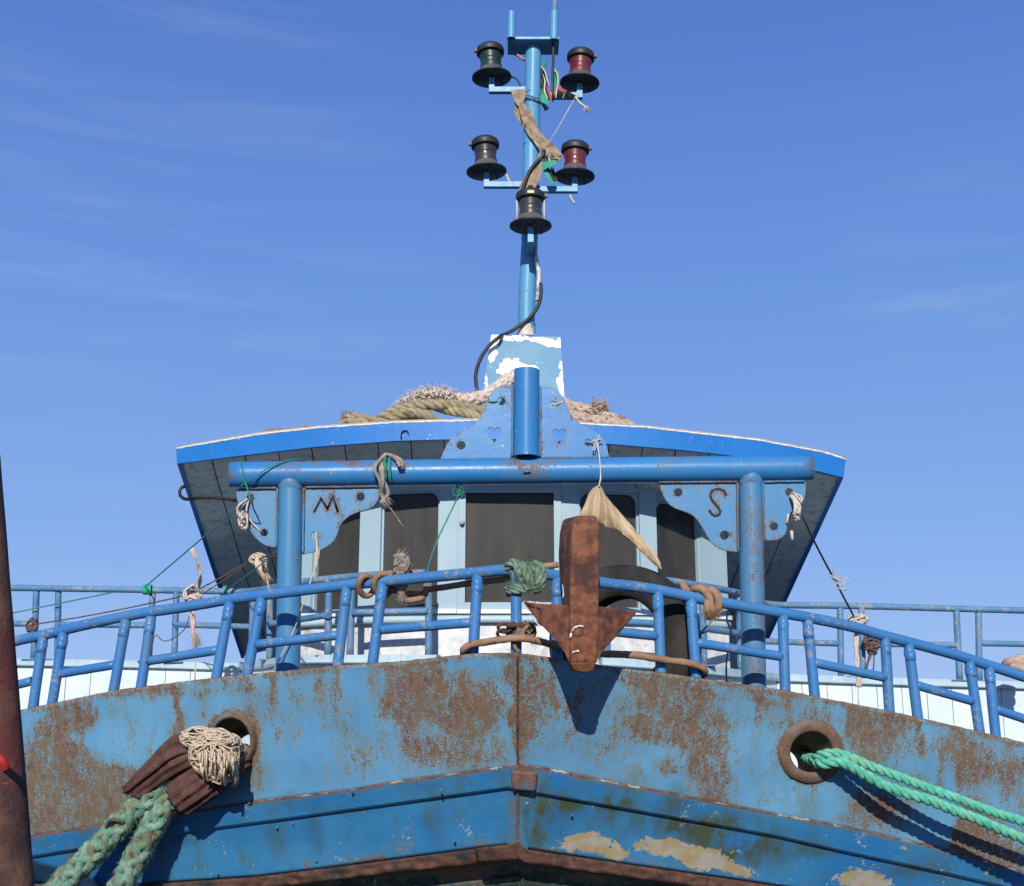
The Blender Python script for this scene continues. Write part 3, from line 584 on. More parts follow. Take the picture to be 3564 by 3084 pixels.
hp = [([(1240, 345)] + curve2([(1235, 345), (1180, 346), (1130, 362), (1092, 400), (1070, 442), (1055, 490), (1035, 536), (1000, 580), (950, 612), (880, 652), (830, 702), (800, 760), (784, 805)]) + [(784, 840), (1240, 840)], [circ(1162, 446, 25), circ(910, 722, 27), heart(1117, 650, 88, 106)]),
      ([(1398, 345)] + curve2([(1402, 345), (1470, 356), (1520, 386), (1555, 432), (1580, 490), (1610, 545), (1660, 590), (1720, 622), (1780, 662), (1815, 712), (1836, 795)]) + [(1836, 840), (1398, 840)], [circ(1483, 470, 24), circ(1705, 705, 23), heart(1525, 660, 88, 106)])]
for o_, h_ in hp:
    m = MB(); plate(m, C3, o_, h_, GY - .01, PT); m.build('scalloped_plate', M_GAN, beam)
m = MB(); pa, pb = P(C3, 1321, 250, GY - .03), P(C3, 1318, 792, GY - .03); hollow(m, pa, pb, .0745, .062, 32); m.build('roller_post', M_GAN, beam)
M_BEAD = paint('rusty weld bead', (.05, .18, .36), (.05, .17, .34), rust=.42, chip=.05, rs=60, rough=.6, bumpy=.3)
def bead(R, pts, Y, r=.007):
    m = MB(); tube(m, smooth(PL(R, pts, Y), .012), r, 8, True, .45, random.random() * 30); m.build('weld_bead', M_BEAD, beam)
bead(C3, [(1233, 350), (1231, 560), (1229, 790)], GY - .03); bead(C3, [(1405, 350), (1405, 560), (1403, 790)], GY - .03)
bead(C3, [(790, 808), (1010, 805), (1225, 802)], GY - .035); bead(C3, [(1410, 800), (1620, 797), (1832, 793)], GY - .035)
bead(Z4, [(548, 500), (680, 497), (822, 494)], GY - .02); bead(Z4, [(1020, 490), (1250, 487), (1538, 484)], GY - .02); bead(Z6, [(364, 432), (600, 430), (880, 428)], GY - .02); bead(Z6, [(1050, 428), (1180, 426), (1322, 424)], GY - .02)
bead(Z4, [(826, 500), (824, 700), (820, 905)], GY - .02); bead(Z4, [(1010, 495), (1008, 700), (1003, 950)], GY - .02); bead(Z6, [(880, 435), (882, 660), (886, 888)], GY - .02); bead(Z6, [(1048, 435), (1052, 620), (1056, 815)], GY - .02)
m = MB(); bar(m, P(C3, 1300, 886, GY - .08), P(C3, 1345, 882, GY - .08), .009); m.build('weld_tab', M_GAN, beam)

# ---- superstructure: low white planked wall with ledge and railing, wheelhouse above
def wallbox(mb, a, b, z0, z1, th=.05, off=0.0):
    a, b = Vector((a[0], a[1], 0)), Vector((b[0], b[1], 0)); d = (b - a).normalized(); n = Vector((-d.y, d.x, 0))
    if n.y < 0: n = -n
    a0, b0 = a - n * off, b - n * off
    hexa(mb, [Vector((a0.x, a0.y, z0)), Vector((b0.x, b0.y, z0)), Vector((b0.x, b0.y, z1)), Vector((a0.x, a0.y, z1))],
         [Vector((a0.x + n.x * th, a0.y + n.y * th, z0)), Vector((b0.x + n.x * th, b0.y + n.y * th, z0)), Vector((b0.x + n.x * th, b0.y + n.y * th, z1)), Vector((a0.x + n.x * th, a0.y + n.y * th, z1))])
def wall_run(pts, zb, trim_end=False):
    """planked wall along world polyline pts of (P top point)"""
    mb = MB(); bk = MB(); lg = MB()
    L = [0]
    for a, b in zip(pts, pts[1:]): L.append(L[-1] + (Vector((b.x, b.y)) - Vector((a.x, a.y))).length)
    def at(s):
        for i in range(len(pts) - 1):
            if s <= L[i + 1] or i == len(pts) - 2:
                return pts[i].lerp(pts[i + 1], (s - L[i]) / max(1e-6, L[i + 1] - L[i]))
    n = max(1, round(L[-1] / .205)); w = L[-1] / n
    for k in range(n):
        a, b = at(k * w + .0025), at((k + 1) * w - .0025); wallbox(mb, (a.x, a.y + random.uniform(-.0015, .0015)), (b.x, b.y), zb, (a.z + b.z) / 2 - .03, .03)
        a, b = at(k * w), at((k + 1) * w); wallbox(bk, (a.x, a.y + .012), (b.x, b.y + .012), zb, (a.z + b.z) / 2 - .04, .03)
    q = smooth(pts, .08)
    for a, b in zip(q, q[1:]):
        wallbox(lg, (a.x, a.y), (b.x, b.y), (a.z + b.z) / 2 - .045, (a.z + b.z) / 2 - .003, .10, .03)
    tube(lg, [p + Vector((0, -.03, -.05)) for p in q], .012, 8)
    return mb, bk, lg
WB = CAMZ - .95
runs = [PL(D, [(-260, 1326, 9.4), (30, 1331, 9.35), (300, 1336, 9.3), (487, 1341, 9.25)]), PL(D, [(487, 1341, 9.25), (530, 1337, 8.9), (575, 1328, 8.45), (640, 1324, 8.15), (760, 1324, 8.0), (884, 1324, 7.95)]),
        PL(D, [(1216, 1328, 7.95), (1340, 1337, 8.05), (1440, 1348, 8.3), (1530, 1358, 8.8), (1570, 1362, 9.2)]), PL(D, [(1570, 1362, 9.2), (1800, 1370, 9.25), (2071, 1378, 9.3), (2320, 1386, 9.35)])]
for r in runs:
    a, b, c = wall_run(r, WB); w = a.build('cabin_wall', M_WHITE, boat); b.build('seam_backing', M_SEAM, w); c.build('ledge', M_LEDGE, w)
# railing on that wall
RT = .0245
def rrail(pts): return smooth(PL(D, pts), .05)
up_runs = [([(-300, 1184, 9.45), (-120, 1187, 9.4), (19, 1189, 9.35), (227, 1192, 9.3), (455, 1196, 9.25), (510, 1195, 9.1), (560, 1187, 8.7), (613, 1177, 8.3), (728, 1165, 8.05), (860, 1158, 8.0)],
            [[(-60, 1260, 9.36), (74, 1262, 9.35)], [(118, 1263, 9.34), (304, 1265, 9.3)], [(354, 1263, 9.28), (512, 1268, 9.1)], [(545, 1262, 8.7), (664, 1244, 8.1)], [(712, 1239, 8.05), (867, 1236, 7.98)]],
            [((74, 1190, 9.35), (68, 1333)), ((118, 1191, 9.35), (116, 1333)), ((309, 1194, 9.3), (301, 1337)), ((357, 1195, 9.28), (352, 1338)), ((512, 1195, 9.05), (508, 1340)), ((546, 1190, 8.75), (545, 1333)), ((665, 1172, 8.15), (663, 1325)), ((712, 1167, 8.08), (708, 1325)), ((867, 1159, 8.0), (867, 1325))]),
           ([(1220, 1160, 8.0), (1368, 1177, 8.1), (1488, 1198, 8.6), (1530, 1212, 8.95), (1570, 1223, 9.2), (1741, 1226, 9.25), (2071, 1235, 9.3), (2200, 1238, 9.33), (2380, 1242, 9.36)],
            [[(1226, 1256, 7.98), (1380, 1264, 8.1)], [(1420, 1271, 8.2), (1495, 1281, 8.6)], [(1545, 1297, 9.1), (1700, 1302, 9.25)], [(1744, 1302, 9.25), (1938, 1305, 9.28)], [(1982, 1301, 9.3), (2120, 1304, 9.3)]],
            [((1226, 1161, 8.0), (1228, 1328)), ((1382, 1180, 8.12), (1386, 1340)), ((1420, 1186, 8.25), (1424, 1345)), ((1495, 1201, 8.65), (1498, 1355)), ((1699, 1226, 9.25), (1701, 1368)), ((1742, 1227, 9.25), (1745, 1369)), ((1934, 1232, 9.28), (1941, 1375)), ((1979, 1234, 9.3), (1981, 1376)), ((2150, 1238, 9.32), (2153, 1382))])]
for tr, mids, posts in up_runs:
    m = MB(); tube(m, rrail(tr), RT, 12, True, .05); t = m.build('cabin_railing', M_RAIL2, boat)
    for q in mids: m = MB(); tube(m, rrail(q), RT * .92, 12, True, .05); m.build('mid_rail', M_RAIL2, t)
    for a, b in posts:
        m = MB(); pa, pb = P(D, *a), P(D, b[0], b[1], a[2]); tube(m, [pa.lerp(pb, k / 8) for k in range(9)], RT, 12, True, .05); box(m, pb + Vector((0, 0, -.004)), (.16, .10, .008)); m.build('stanchion', M_RAIL2, t)
# wheelhouse
def XY(x, Y): p = P(D, x, 1120, Y); return (p.x, p.y)
zs = P(D, 1020, 1232, 8.32).z; zt = P(D, 1020, 989, 8.32).z; zroof = P(D, 1020, 966, 8.32).z
SEG = [('p', 606, 8.74, 634, 8.66), ('w', 634, 8.66, 728, 8.46), ('p', 728, 8.46, 770, 8.40), ('w', 770, 8.40, 889, 8.32), ('p', 889, 8.32, 926, 8.31), ('c', 926, 8.31, 1136, 8.31), ('p', 1136, 8.31, 1172, 8.32), ('w', 1172, 8.32, 1294, 8.42), ('p', 1294, 8.42, 1328, 8.46), ('w', 1328, 8.46, 1417, 8.68), ('p', 1417, 8.68, 1467, 8.84)]
wall = MB(); base = MB(); wins = []
for i, (k, xa, Ya, xb, Yb) in enumerate(SEG):
    a, b = XY(xa, Ya), XY(xb, Yb); drop = (Ya + Yb - 16.62) * .11
    if k == 'p': wallbox(wall, a, b, zs - .02, zroof - drop + .04, .07, .012)
    else:
        wallbox(wall, a, b, zt - drop, zroof - drop + .04, .07)
        wins.append((k, a, b, drop))
    wallbox(base, a, b, WB, zs - .035, .07, .004 + .002 * (i % 2))
# side walls run aft
for (xa, Ya, sgn) in ((606, 8.74, -1), (1467, 8.84, 1)):
    a = XY(xa, Ya); hexa(wall, [Vector((a[0], a[1] + .08, WB)), Vector((a[0] - sgn * .07, a[1] + .08, WB)), Vector((a[0] - sgn * .07, a[1] + .08, zroof - .10)), Vector((a[0], a[1] + .08, zroof - .10))],
         [Vector((a[0], ys(11.2), WB)), Vector((a[0] - sgn * .07, ys(11.2), WB)), Vector((a[0] - sgn * .07, ys(11.2), zroof - .62)), Vector((a[0], ys(11.2), zroof - .62))])
wh = wall.build('wheelhouse_wall', M_FRAME, boat)
base.build('lower_panel', M_BASE, wh)
m = MB(); q = [Vector((*XY(SEG[0][1], SEG[0][2]), 0))] + [Vector((*XY(s[3], s[4]), 0)) for s in SEG]
for i, (a, b) in enumerate(zip(q, q[1:])): wallbox(m, (a.x, a.y), (b.x, b.y), zs - .034 - .001 * (i % 2), zs - .002 - .001 * (i % 2), .09, .045)
m.build('window_sill', simple('chalky white sill', (.75, .74, .70), (.62, .68, .70), .6, 12, 40, .2), wh)
m = MB(); tube(m, smooth([p + Vector((0, -.035, zs - .075)) for p in q], .06), .026, 10, True, .04); m.build('moulding', M_LEDGE, wh)
for (k, a, b, drop) in wins:
    z1 = zt - drop; z0 = zs; va, vb = Vector((*a, 0)), Vector((*b, 0)); d = (vb - va).normalized(); L = (vb - va).length; n = Vector((-d.y, d.x, 0))
    fr = MB(); fw = .055 if k == 'c' else .016; of = .03 if k == 'c' else -.012
    def seg(s0, s1, z0_, z1_, off, th=.04):
        p, r = va + d * s0, va + d * s1; wallbox(fr, (p.x, p.y), (r.x, r.y), z0_, z1_, th, off)
    seg(.001, fw, z0, z1, of); seg(L - fw, L - .001, z0, z1, of); seg(fw, L - fw, z1 - (.035 if k == 'c' else .012), z1 - .001, of); seg(fw, L - fw, z0, z0 + (.045 if k == 'c' else .02), of)
    if k == 'c':
        seg(fw - .012, fw, z0 + .045, z1 - .035, of + .006, .03); seg(L - fw, L - fw + .012, z0 + .045, z1 - .035, of + .006, .03)
        p = va + d * .03 - n * .04; lathe(fr, [(.0, -.03), (.018, -.028), (.02, -.012), (.01, 0), (.008, .03)], Matrix.Translation(Vector((p.x, p.y, zs + .62))) @ Matrix.Rotation(-PI / 2, 4, 'X'), 14)
    else:
        for s0, sg in ((fw, 1), (L - fw, -1)):    # rounded upper corners
            for j in range(6):
                r_ = .07; t0, t1 = j / 6 * PI / 2, (j + 1) / 6 * PI / 2
                pts = [(0, 0), (r_ * (1 - math.sin(t0)), r_ * (1 - math.cos(t0)) * 1.0), (r_ * (1 - math.sin(t1)), r_ * (1 - math.cos(t1)))]
                w = [va + d * (s0 + sg * x) + Vector((0, 0, z1 - .011 - z)) + n * .013 for x, z in pts]
                if sg < 0: w = w[::-1]
                prism(fr, w, n * .03)
    f = fr.build('window', M_FRAME, boat)
    pn = MB(); p, r = va + d * fw * .6, va + d * (L - fw * .6); wallbox(pn, (p.x, p.y), (r.x, r.y), z0 + .005, z1 - .005, .008, -.045 if k != 'c' else -.012); pn.build('pane', M_GLASS, f)
m = MB()   # inside back wall keeps the wheelhouse dark
wallbox(m, XY(560, 10.9), XY(1500, 10.9), WB, zroof - .6, .05); m.build('rear_wall', M_FRAME, wh)
# roof
ft = [(355, 908), (524, 879), (639, 866), (800, 855), (962, 851), (1050, 852), (1175, 858), (1307, 865), (1374, 873), (1528, 890), (1664, 915), (1713, 930)]
fb = [(360, 937), (495, 920), (639, 903), (800, 891), (907, 888), (1050, 888), (1230, 897), (1374, 909), (1473, 920), (1645, 950), (1704, 965)]
def roofY(x): return 7.70 + .40 * (abs(x - 1035) / 680) ** 2.2
NS = 20; NA = 12
def soff(s, t):
    x = 358 + (1706 - 358) * s; a = P(D, x, interp(fb, x), roofY(x)); l, r = P(D, 488, 1331, 11.3), P(D, 1552, 1300, 11.3)
    b = l.lerp(r, s); b.z += .30 * (1 - (2 * s - 1) ** 2); return a.lerp(b, t)
def rtop(s, t):
    x = 356 + (1711 - 356) * s; a = P(D, x, interp(ft, x), roofY(x)); b = soff(s, 1); return Vector((a.x + (b.x - a.x) * t, a.y + (b.y - a.y) * t, a.z + (b.z + .45 - a.z) * t))
def roofz(x, y):
    best = min(((rtop(i / 40, j / 20) - Vector((x, y, 0))).to_2d().length, rtop(i / 40, j / 20).z) for i in range(41) for j in range(21)); return best[1]
m = MB(); vs = [rtop(i / 40, j / 8) for j in range(9) for i in range(41)]; m.add(vs, [[j * 41 + i, j * 41 + i + 1, (j + 1) * 41 + i + 1, (j + 1) * 41 + i] for j in range(8) for i in range(40)], True)
o2 = m.build('roof', M_ROOFTOP, boat); sd = o2.modifiers.new('thick', 'SOLIDIFY'); sd.thickness = .02; sd.offset = 1
roof = o2
m = MB()   # fascia board all round
def fas(s, t, up): return (rtop(s, t) + Vector((0, 0, .004))) if up else (soff(s, t) - Vector((0, 0, .002)))
ring = [(i / 40, 0) for i in range(41)] + [(1, j / 8) for j in range(1, 9)]; ringl = [(0, j / 8) for j in range(9)][::-1]
path = ringl[:-1] + ring
for (a, b) in zip(path, path[1:]):
    q = [fas(*a, 0), fas(*b, 0), fas(*b, 1), fas(*a, 1)]; cin = Vector((0.1, 10, 0))
    def inn(p):
        d = Vector((cin.x - p.x, cin.y - p.y, 0)); return p + Vector((0, .03, 0)) if p.y < 8.45 and abs(p.x) < 2.2 else p + Vector((.03 if p.x < 0 else -.03, .03 if p.y < 8.45 else 0, 0))
    hexa(m, q, [inn(p) for p in q])
m.build('fascia', M_FASC, roof)
m = MB(); tube(m, smooth([rtop(i / 60, 0) + Vector((0, .004, .003)) for i in range(61)], .02), .0065, 7, True, .9); m.build('trim', simple('cream edge', (.80, .74, .62), (.62, .52, .40)), roof)
m = MB(); bk = MB()
for k in range(NS):
    s0, s1 = k / NS + .0008, (k + 1) / NS - .0008
    for j in range(NA):
        t0, t1 = j / NA, (j + 1) / NA; dz = .0015 * (k % 3)
        q = [soff(s0, t0), soff(s1, t0), soff(s1, t1), soff(s0, t1)]; q = [p + Vector((0, .032 if t in (0,) else 0, .012 + dz)) for p, t in zip(q, (t0, t0, t1, t1))]
        m.add(q, [[0, 3, 2, 1]])
        q2 = [soff(k / NS, t0), soff((k + 1) / NS, t0), soff((k + 1) / NS, t1), soff(k / NS, t1)]; bk.add([p + Vector((0, .033, .03)) for p in q2], [[0, 3, 2, 1]])
so = m.build('soffit', M_SOFF, roof); bk.build('soffit_backing', M_SEAM, roof)
# ---- mast
mpx = [(1079, 83), (1077, 190), (1074, 337), (1071, 488), (1066, 594), (1064, 690), (1062, 800)]
MY = 8.5
mp = PL(D, mpx, MY)
m = MB(); tube(m, smooth(mp, .05), .0625, 24, True, .01); mast = m.build('mast', M_MAST, boat)
def mx(z):
    for a, b in zip(mp, mp[1:]):
        if b.z <= z <= a.z: return a.lerp(b, (a.z - z) / (a.z - b.z)).x
    return mp[0].x
for y in (1395, 900): m = MB(); c = P(A1, 960, y, MY); tube(m, [c + Vector((0, 0, .004)), c, c - Vector((0, 0, .004))], [.0625, .0655, .0625], 24, False); m.build('weld_seam', M_MAST, mast)
for y in (1300, 1600): m = MB(); c = P(A2, 922, y, MY); tube(m, [c + Vector((0, 0, .004)), c, c - Vector((0, 0, .004))], [.0625, .0655, .0625], 24, False); m.build('weld_seam', M_MAST, mast)
m = MB(); c = P(A2, 915, 1650, MY); tube(m, [c + Vector((0, 0, .035)), c, c - Vector((0, 0, .06))], [.0635, .067, .07], 24, False, .1); m.build('foot_collar', simple('flaking foot', (.45, .38, .30), (.62, .58, .52), .7, 14, 40, .3, c3=(.12, .25, .38), c3t=.52), mast)
c = P(A1, 983, 352, 8.37); w = MPX(A1, 495, c)
m = MB(); box(m, (c.x, ys(8.485), c.z - .010), (w, .24, .02)); tp = m.build('yoke_plate', M_MAST, mast)
for xm, y0, y1, r in ((771, 122, 372, 40), (1181, 112, 388, 40)):
    m = MB(); pa, pb = P(A1, xm + 3, y0, 8.355), P(A1, xm - 2, y1, 8.355); hollow(m, pa, pb, MPX(A1, r, pa) / K(pa), MPX(A1, r * .8, pa) / K(pa), 20); m.build('aerial_socket', M_MAST, mast)
m = MB(); bar(m, P(A1, 1190, -140, 8.355), P(A1, 1180, 350, 8.355), MPX(A1, 30, c) / K(c)); m.build('aerial_pole', M_RAIL2, mast)
# pedestal box under the mast
tl, tr_, brr, bl = P(C3, 1099, 26, 8.34), P(C3, 1531, 40, 8.34), P(C3, 1562, 500, 8.30), P(C3, 1028, 500, 8.30)
mb = MB(); n1, n2 = 40, 44; pe = []
PB = [(1100, 40, 60, 30, 1.2), (1250, 50, 90, 18, 1.2), (1110, 110, 26, 60, 1.2), (1420, 60, 60, 20, 1.2), (1490, 80, 50, 20, 1.1), (1535, 60, 18, 30, .9), (1230, 230, 70, 50, 1.3), (1180, 270, 40, 30, 1.1), (1300, 240, 60, 25, 1), (1540, 340, 30, 60, 1.3), (1550, 400, 20, 60, 1.2), (1375, 240, 30, 15, 1), (1400, 200, 30, 8, .6), (1535, 210, 12, 20, .9), (1065, 330, 10, 60, 1), (1090, 180, 14, 60, .9), (1555, 280, 14, 60, 1)]
for j in range(n2 + 1):
    for i in range(n1 + 1):
        u, v = i / n1, j / n2; mb.v.append(tl.lerp(tr_, u).lerp(bl.lerp(brr, u), v)); x = 1099 + (1531 - 1099) * u + (v * (-71 + (102) * u)); y = 30 + v * 470; pe.append(blob(PB, x, y))
for j in range(n2):
    for i in range(n1): k = j * (n1 + 1) + i; mb.f.append([k, k + n1 + 1, k + n1 + 2, k + 1]); mb.sm.append(False)
back = [tl, tr_, brr, bl]; o_ = len(mb.v); mb.v += [p + Vector((0, .34, 0)) for p in back]; pe += [.5] * 4
mb.v += [p.copy() for p in back]; pe += [.8, .8, .3, .3]
for q in ([0, 1, 5, 4], [1, 2, 6, 5], [3, 0, 4, 7], [0, 3, 2, 1]): mb.f.append([o_ + i for i in q]); mb.sm.append(False)
mb.at = {'peel': pe}; mb.build('mast_pedestal', M_BOX, boat)
# ---- navigation lights
FL = [(0, .0), (.148, .0), (.154, .004), (.153, .012), (.12, .018), (.112, .022)]
SK = [(.126, .016), (.120, .026), (.100, .050), (.091, .070), (.087, .078)]
LP_ = [(.085, .070)] + sum([[(.079 + .007 * abs((z - .14) / .07) ** 1.6 + .003, z - .003), (.079 + .007 * abs((z - .14) / .07) ** 1.6, z + .002)] for z in [.080 + .0095 * i for i in range(4)]], []) + [(.080, .122), (.0797, .138), (.080, .150)] + sum([[(.080 + .007 * abs((z - .14) / .07) ** 1.6 + .003, z - .003), (.080 + .007 * abs((z - .14) / .07) ** 1.6, z + .002)] for z in [.158 + .0095 * i for i in range(5)]], []) + [(.09, .212)]
CPR = [(.088, .206), (.106, .206), (.108, .212), (.108, .244), (.103, .256), (.085, .272), (.05, .287), (.0, .293)]
def nav(R, x, y, Y, lensm, tilt, knob, label, arm='side', rods=False):
    p = P(R, x, y, Y); M = Matrix.Translation(p) @ Matrix.Rotation(math.radians(tilt), 4, 'Y') @ Matrix.Scale(KB, 4); Y = ys(Y); MYW = ys(MY)
    m = MB(); lathe(m, FL, M, 40); 
    for w in (-1.1, .25, 2.3): q = M @ Vector((.105 * math.sin(w), -.105 * math.cos(w), 0)); bar(m, q, q - Vector((0, 0, .028)), .005, 8)
    fl = m.build('navigation_light', M_BLACK, boat); fl['label'] = label
    m = MB(); lathe(m, SK, M, 32); m.build('skirt', M_SKIRT, fl)
    m = MB(); lathe(m, LP_, M, 40); m.build('lens', lensm, fl)
    m = MB(); lathe(m, CPR, M, 36)
    q = M @ Vector((knob * .112, -.02, .235)); box(m, q, (.025, .03, .03))
    if rods: bar(m, M @ Vector((0, 0, .29)), M @ Vector((0, 0, .325)), .008, 8); bar(m, M @ Vector((-.018, 0, .318)), M @ Vector((.018, 0, .318)), .008, 8)
    m.build('cap', M_BLACK, fl)
    if rods:
        for s in (-1, 1): m = MB(); bar(m, M @ Vector((s * .099, -.012, .03)), M @ Vector((s * .099, -.012, .21)), .008, 8); m.build('guard_rod', M_STRUT, fl)
        m = MB(); cq = M @ Vector((0, -.109, .226)); box(m, cq, (.05, .004, .022)); m.build('sticker', M_YEL, fl)
    m = MB(); box(m, p + Vector((0, 0, -.052)), (.046, .046, .104)); z = p.z - .104
    if arm == 'side':
        s = 1 if mx(z) > p.x else -1; x0 = p.x - s * .023; x1 = mx(z); box(m, ((x0 + x1) / 2, Y, z - .004), (abs(x1 - x0), .047, .047))
    else:
        box(m, (p.x, (Y - .0235 + MYW) / 2, z - .004), (.047, MYW - Y + .023, .047))
    m.build('bracket', M_MAST, fl, bevel=.003)
    return p
nav(A1, 583, 752, MY, M_LGREEN, -3, -1, 'upper green-lensed navigation light left of the mast')
nav(A1, 1426, 806, MY, M_LRED, 3, 1, 'upper red-lensed navigation light right of the mast')
nav(A1, 533, 1656, MY, M_LGREY, -3, -1, 'lower grey-lensed navigation light left of the mast')
nav(A1, 1378, 1702, MY, M_LRED, 2, 1, 'lower red-lensed navigation light right of the mast')
nav(A2, 956, 662, 8.20, M_LGREY, 0, 1, 'grey navigation light standing in front of the mast', 'front', True)
m = MB(); a = P(D, 700, 1600, 6.9).z
pts = [P(D, x, 1560, hullY(x) + .1) for x in range(-150, 2231, 119)]
vs = [Vector((p.x, p.y + .08, CAMZ - .78)) for p in pts]; n_ = len(vs)
m.add(vs + [Vector((v.x * 1.15, 14, CAMZ - .9)) for v in vs], [[i, i + 1, n_ + i + 1, n_ + i] for i in range(n_ - 1)]); m.build('deck', simple('deck grey', (.10, .12, .12), (.16, .16, .15)), boat)

# ---------------------------------------------------------------- THINGS ON THE BOAT
# anchor hanging over the stem
anc = thing('anchor', 'rusty brown anchor with broad triangular flukes hung over the bow railing', 'anchor', P(D, 1176, 1357, 5.8))
AY = 5.78
mb = MB(); secs = [(1158, 1195, 1352, 0, .10), (1153, 1206, 1338, -.01, .16), (1152, 1210, 1290, -.015, .2), (1153, 1211, 1200, -.01, .24), (1155, 1212, 1110, 0, .27), (1157, 1213, 1075, .01, .27), (1160, 1212, 1058, .03, .25), (1163, 1208, 1048, .07, .2), (1167, 1203, 1043, .12, .12)]
pe = []
for (xl, xr, y, oy, dep) in secs:
    a, b = P(D, xl, y, AY + oy), P(D, xr, y, AY + oy); k = min(1, dep / .27); sk = (26 if y < 1200 else 12 if y < 1300 else 4)
    c, d = P(D, xr - 3, y + 4, AY + oy + dep), P(D, xl - sk, y + 6, AY + oy + dep * .9); mb.v += [a, b, c, d]
    w = 0
    pe += [w] * 4
for i in range(len(secs) - 1):
    for k in range(4): mb.f.append([i * 4 + k, i * 4 + (k + 1) % 4, i * 4 + 4 + (k + 1) % 4, i * 4 + 4 + k]); mb.sm.append(False)
mb.f.append([3, 2, 1, 0]); mb.sm.append(False); k = (len(secs) - 1) * 4; mb.f.append([k, k + 1, k + 2, k + 3]); mb.sm.append(False)
mb.at = {'peel': pe}
mb.build('shank', M_ANCH, anc, bevel=.008)
# side cheek behind the shank
m = MB(); ck = PL(D, [(1131, 1170, 6.08), (1128, 1120, 6.06), (1134, 1080, 6.04), (1145, 1055, 6.0), (1160, 1046, 5.93), (1160, 1200, 5.9), (1140, 1190, 6.0)]); prism(m, ck, (.035, .02, 0)); m.build('cheek', M_ANCH, anc, bevel=.006)
def fluke(pts, mat=M_ANCH):
    m = MB(); q = PL(D, pts); n_ = len(q); c = sum(q, Vector()) / n_
    m.at = {'peel': []}
    prism(m, q, (0, .022, .006)); 
    for _ in range(2):
        m.at['peel'] += [0] * n_
    return m.build('fluke', mat, anc, bevel=.004)
fluke([(1056, 1216, 6.02), (1085, 1222, 5.95), (1153, 1226, 5.80), (1152, 1338, 5.78), (1157, 1354, 5.79), (1143, 1322, 5.80), (1120, 1290, 5.86), (1092, 1262, 5.93)])
fluke([(1289, 1238, 5.98), (1258, 1275, 5.92), (1226, 1310, 5.84), (1200, 1345, 5.79), (1206, 1338, 5.78), (1211, 1228, 5.80), (1250, 1232, 5.90)][::-1])
m = MB(); prism(m, PL(D, [(1153, 1340, 5.755), (1206, 1340, 5.755), (1199, 1357, 5.775), (1185, 1361, 5.78), (1160, 1356, 5.775)]), (0, .06, 0)); m.build('toe', rusty('orange rust', (.14, .05, .02), (.24, .095, .035), (.08, .03, .018)), anc, bevel=.006)
for (x, y) in ((1480, 1455), (1505, 1660)):
    m = MB(); lathe(m, [(.022, .01), (.021, -.003), (.014, -.008), (0, -.009)], Matrix.Translation(P(Z5, x, y, AY - .012)) @ Matrix.Rotation(-PI / 2, 4, 'X'), 16); m.build('bolt_head', M_ANCH, anc)
# flaking white paint on the shank: thin raised flakes
def flakes(path, w, seed):
    rnd = random.Random(seed); m = MB(); q = smooth(path, .005); run = []
    def close():
        if len(run) > 2:
            up = [p + Vector((rnd.uniform(-.3, .3) * w, 0, w * rnd.uniform(.2, 1.3))) for p in run]; dn = [p - Vector((rnd.uniform(-.3, .3) * w, 0, w * rnd.uniform(.1, 1.0))) for p in run]
            t = (run[-1] - run[0]).normalized()
            if abs(t.z) > .7: up = [p + Vector((w * rnd.uniform(.2, 1.3), 0, 0)) for p in run]; dn = [p - Vector((w * rnd.uniform(.1, 1.0), 0, 0)) for p in run]
            for i in range(len(run) - 1): prism(m, [up[i], up[i + 1], dn[i + 1], dn[i]], (0, .003, 0))
    for p in q:
        run.append(p)
        if rnd.random() < .10: close(); run = []
    close(); return m
mf = flakes(PL(Z5, [(1420, 1500, AY - .028), (1440, 1440, AY - .03), (1480, 1410, AY - .03), (1525, 1412, AY - .028)]), .005, 4)
mf2 = flakes(PL(Z5, [(1440, 1615, AY - .025), (1490, 1600, AY - .025)]), .005, 5); mf.add(mf2.v, mf2.f)
mf3 = flakes(PL(Z5, [(1052, 1222, 6.0), (1110, 1310, 5.93), (1150, 1370, 5.88), (1200, 1430, 5.84)]), .005, 6); mf.add(mf3.v, mf3.f); mf4 = flakes(PL(Z5, [(1060, 1216, 6.0), (1120, 1222, 5.93), (1200, 1230, 5.87)]), .004, 7); mf.add(mf4.v, mf4.f)
mf.sm = [False] * len(mf.f); mf.build('paint_flake', simple('flaking white', (.62, .55, .46), (.74, .68, .60)), anc)['kind'] = 'stuff'
# tyre fender
tc = P(D, 1262, 1300, 6.82); tM = Matrix.Translation(tc) @ Matrix.Rotation(math.radians(-27), 4, 'Z') @ Matrix.Rotation(math.radians(90), 4, 'X') @ Matrix.Scale(.88, 4)
TR, TW = .415, .105
prof = [(.24, .075), (.25, .098), (.30, .112), (.355, .110), (.395, .092), (.412, .07), (.416, .045), (.408, .040), (.417, .034), (.418, .004), (.410, 0), (.418, -.004), (.417, -.034), (.408, -.040), (.416, -.045), (.412, -.07), (.395, -.092), (.355, -.110), (.30, -.112), (.25, -.098), (.24, -.075), (.27, -.06), (.37, -.075), (.395, -.04), (.397, .04), (.37, .075), (.27, .06), (.24, .075)]
m = MB(); lathe(m, prof, tM, 72); tag(m.build('tyre', M_TYRE, origin=tc), 'worn black tyre hung as a fender behind the railing beside the anchor', 'tyre')
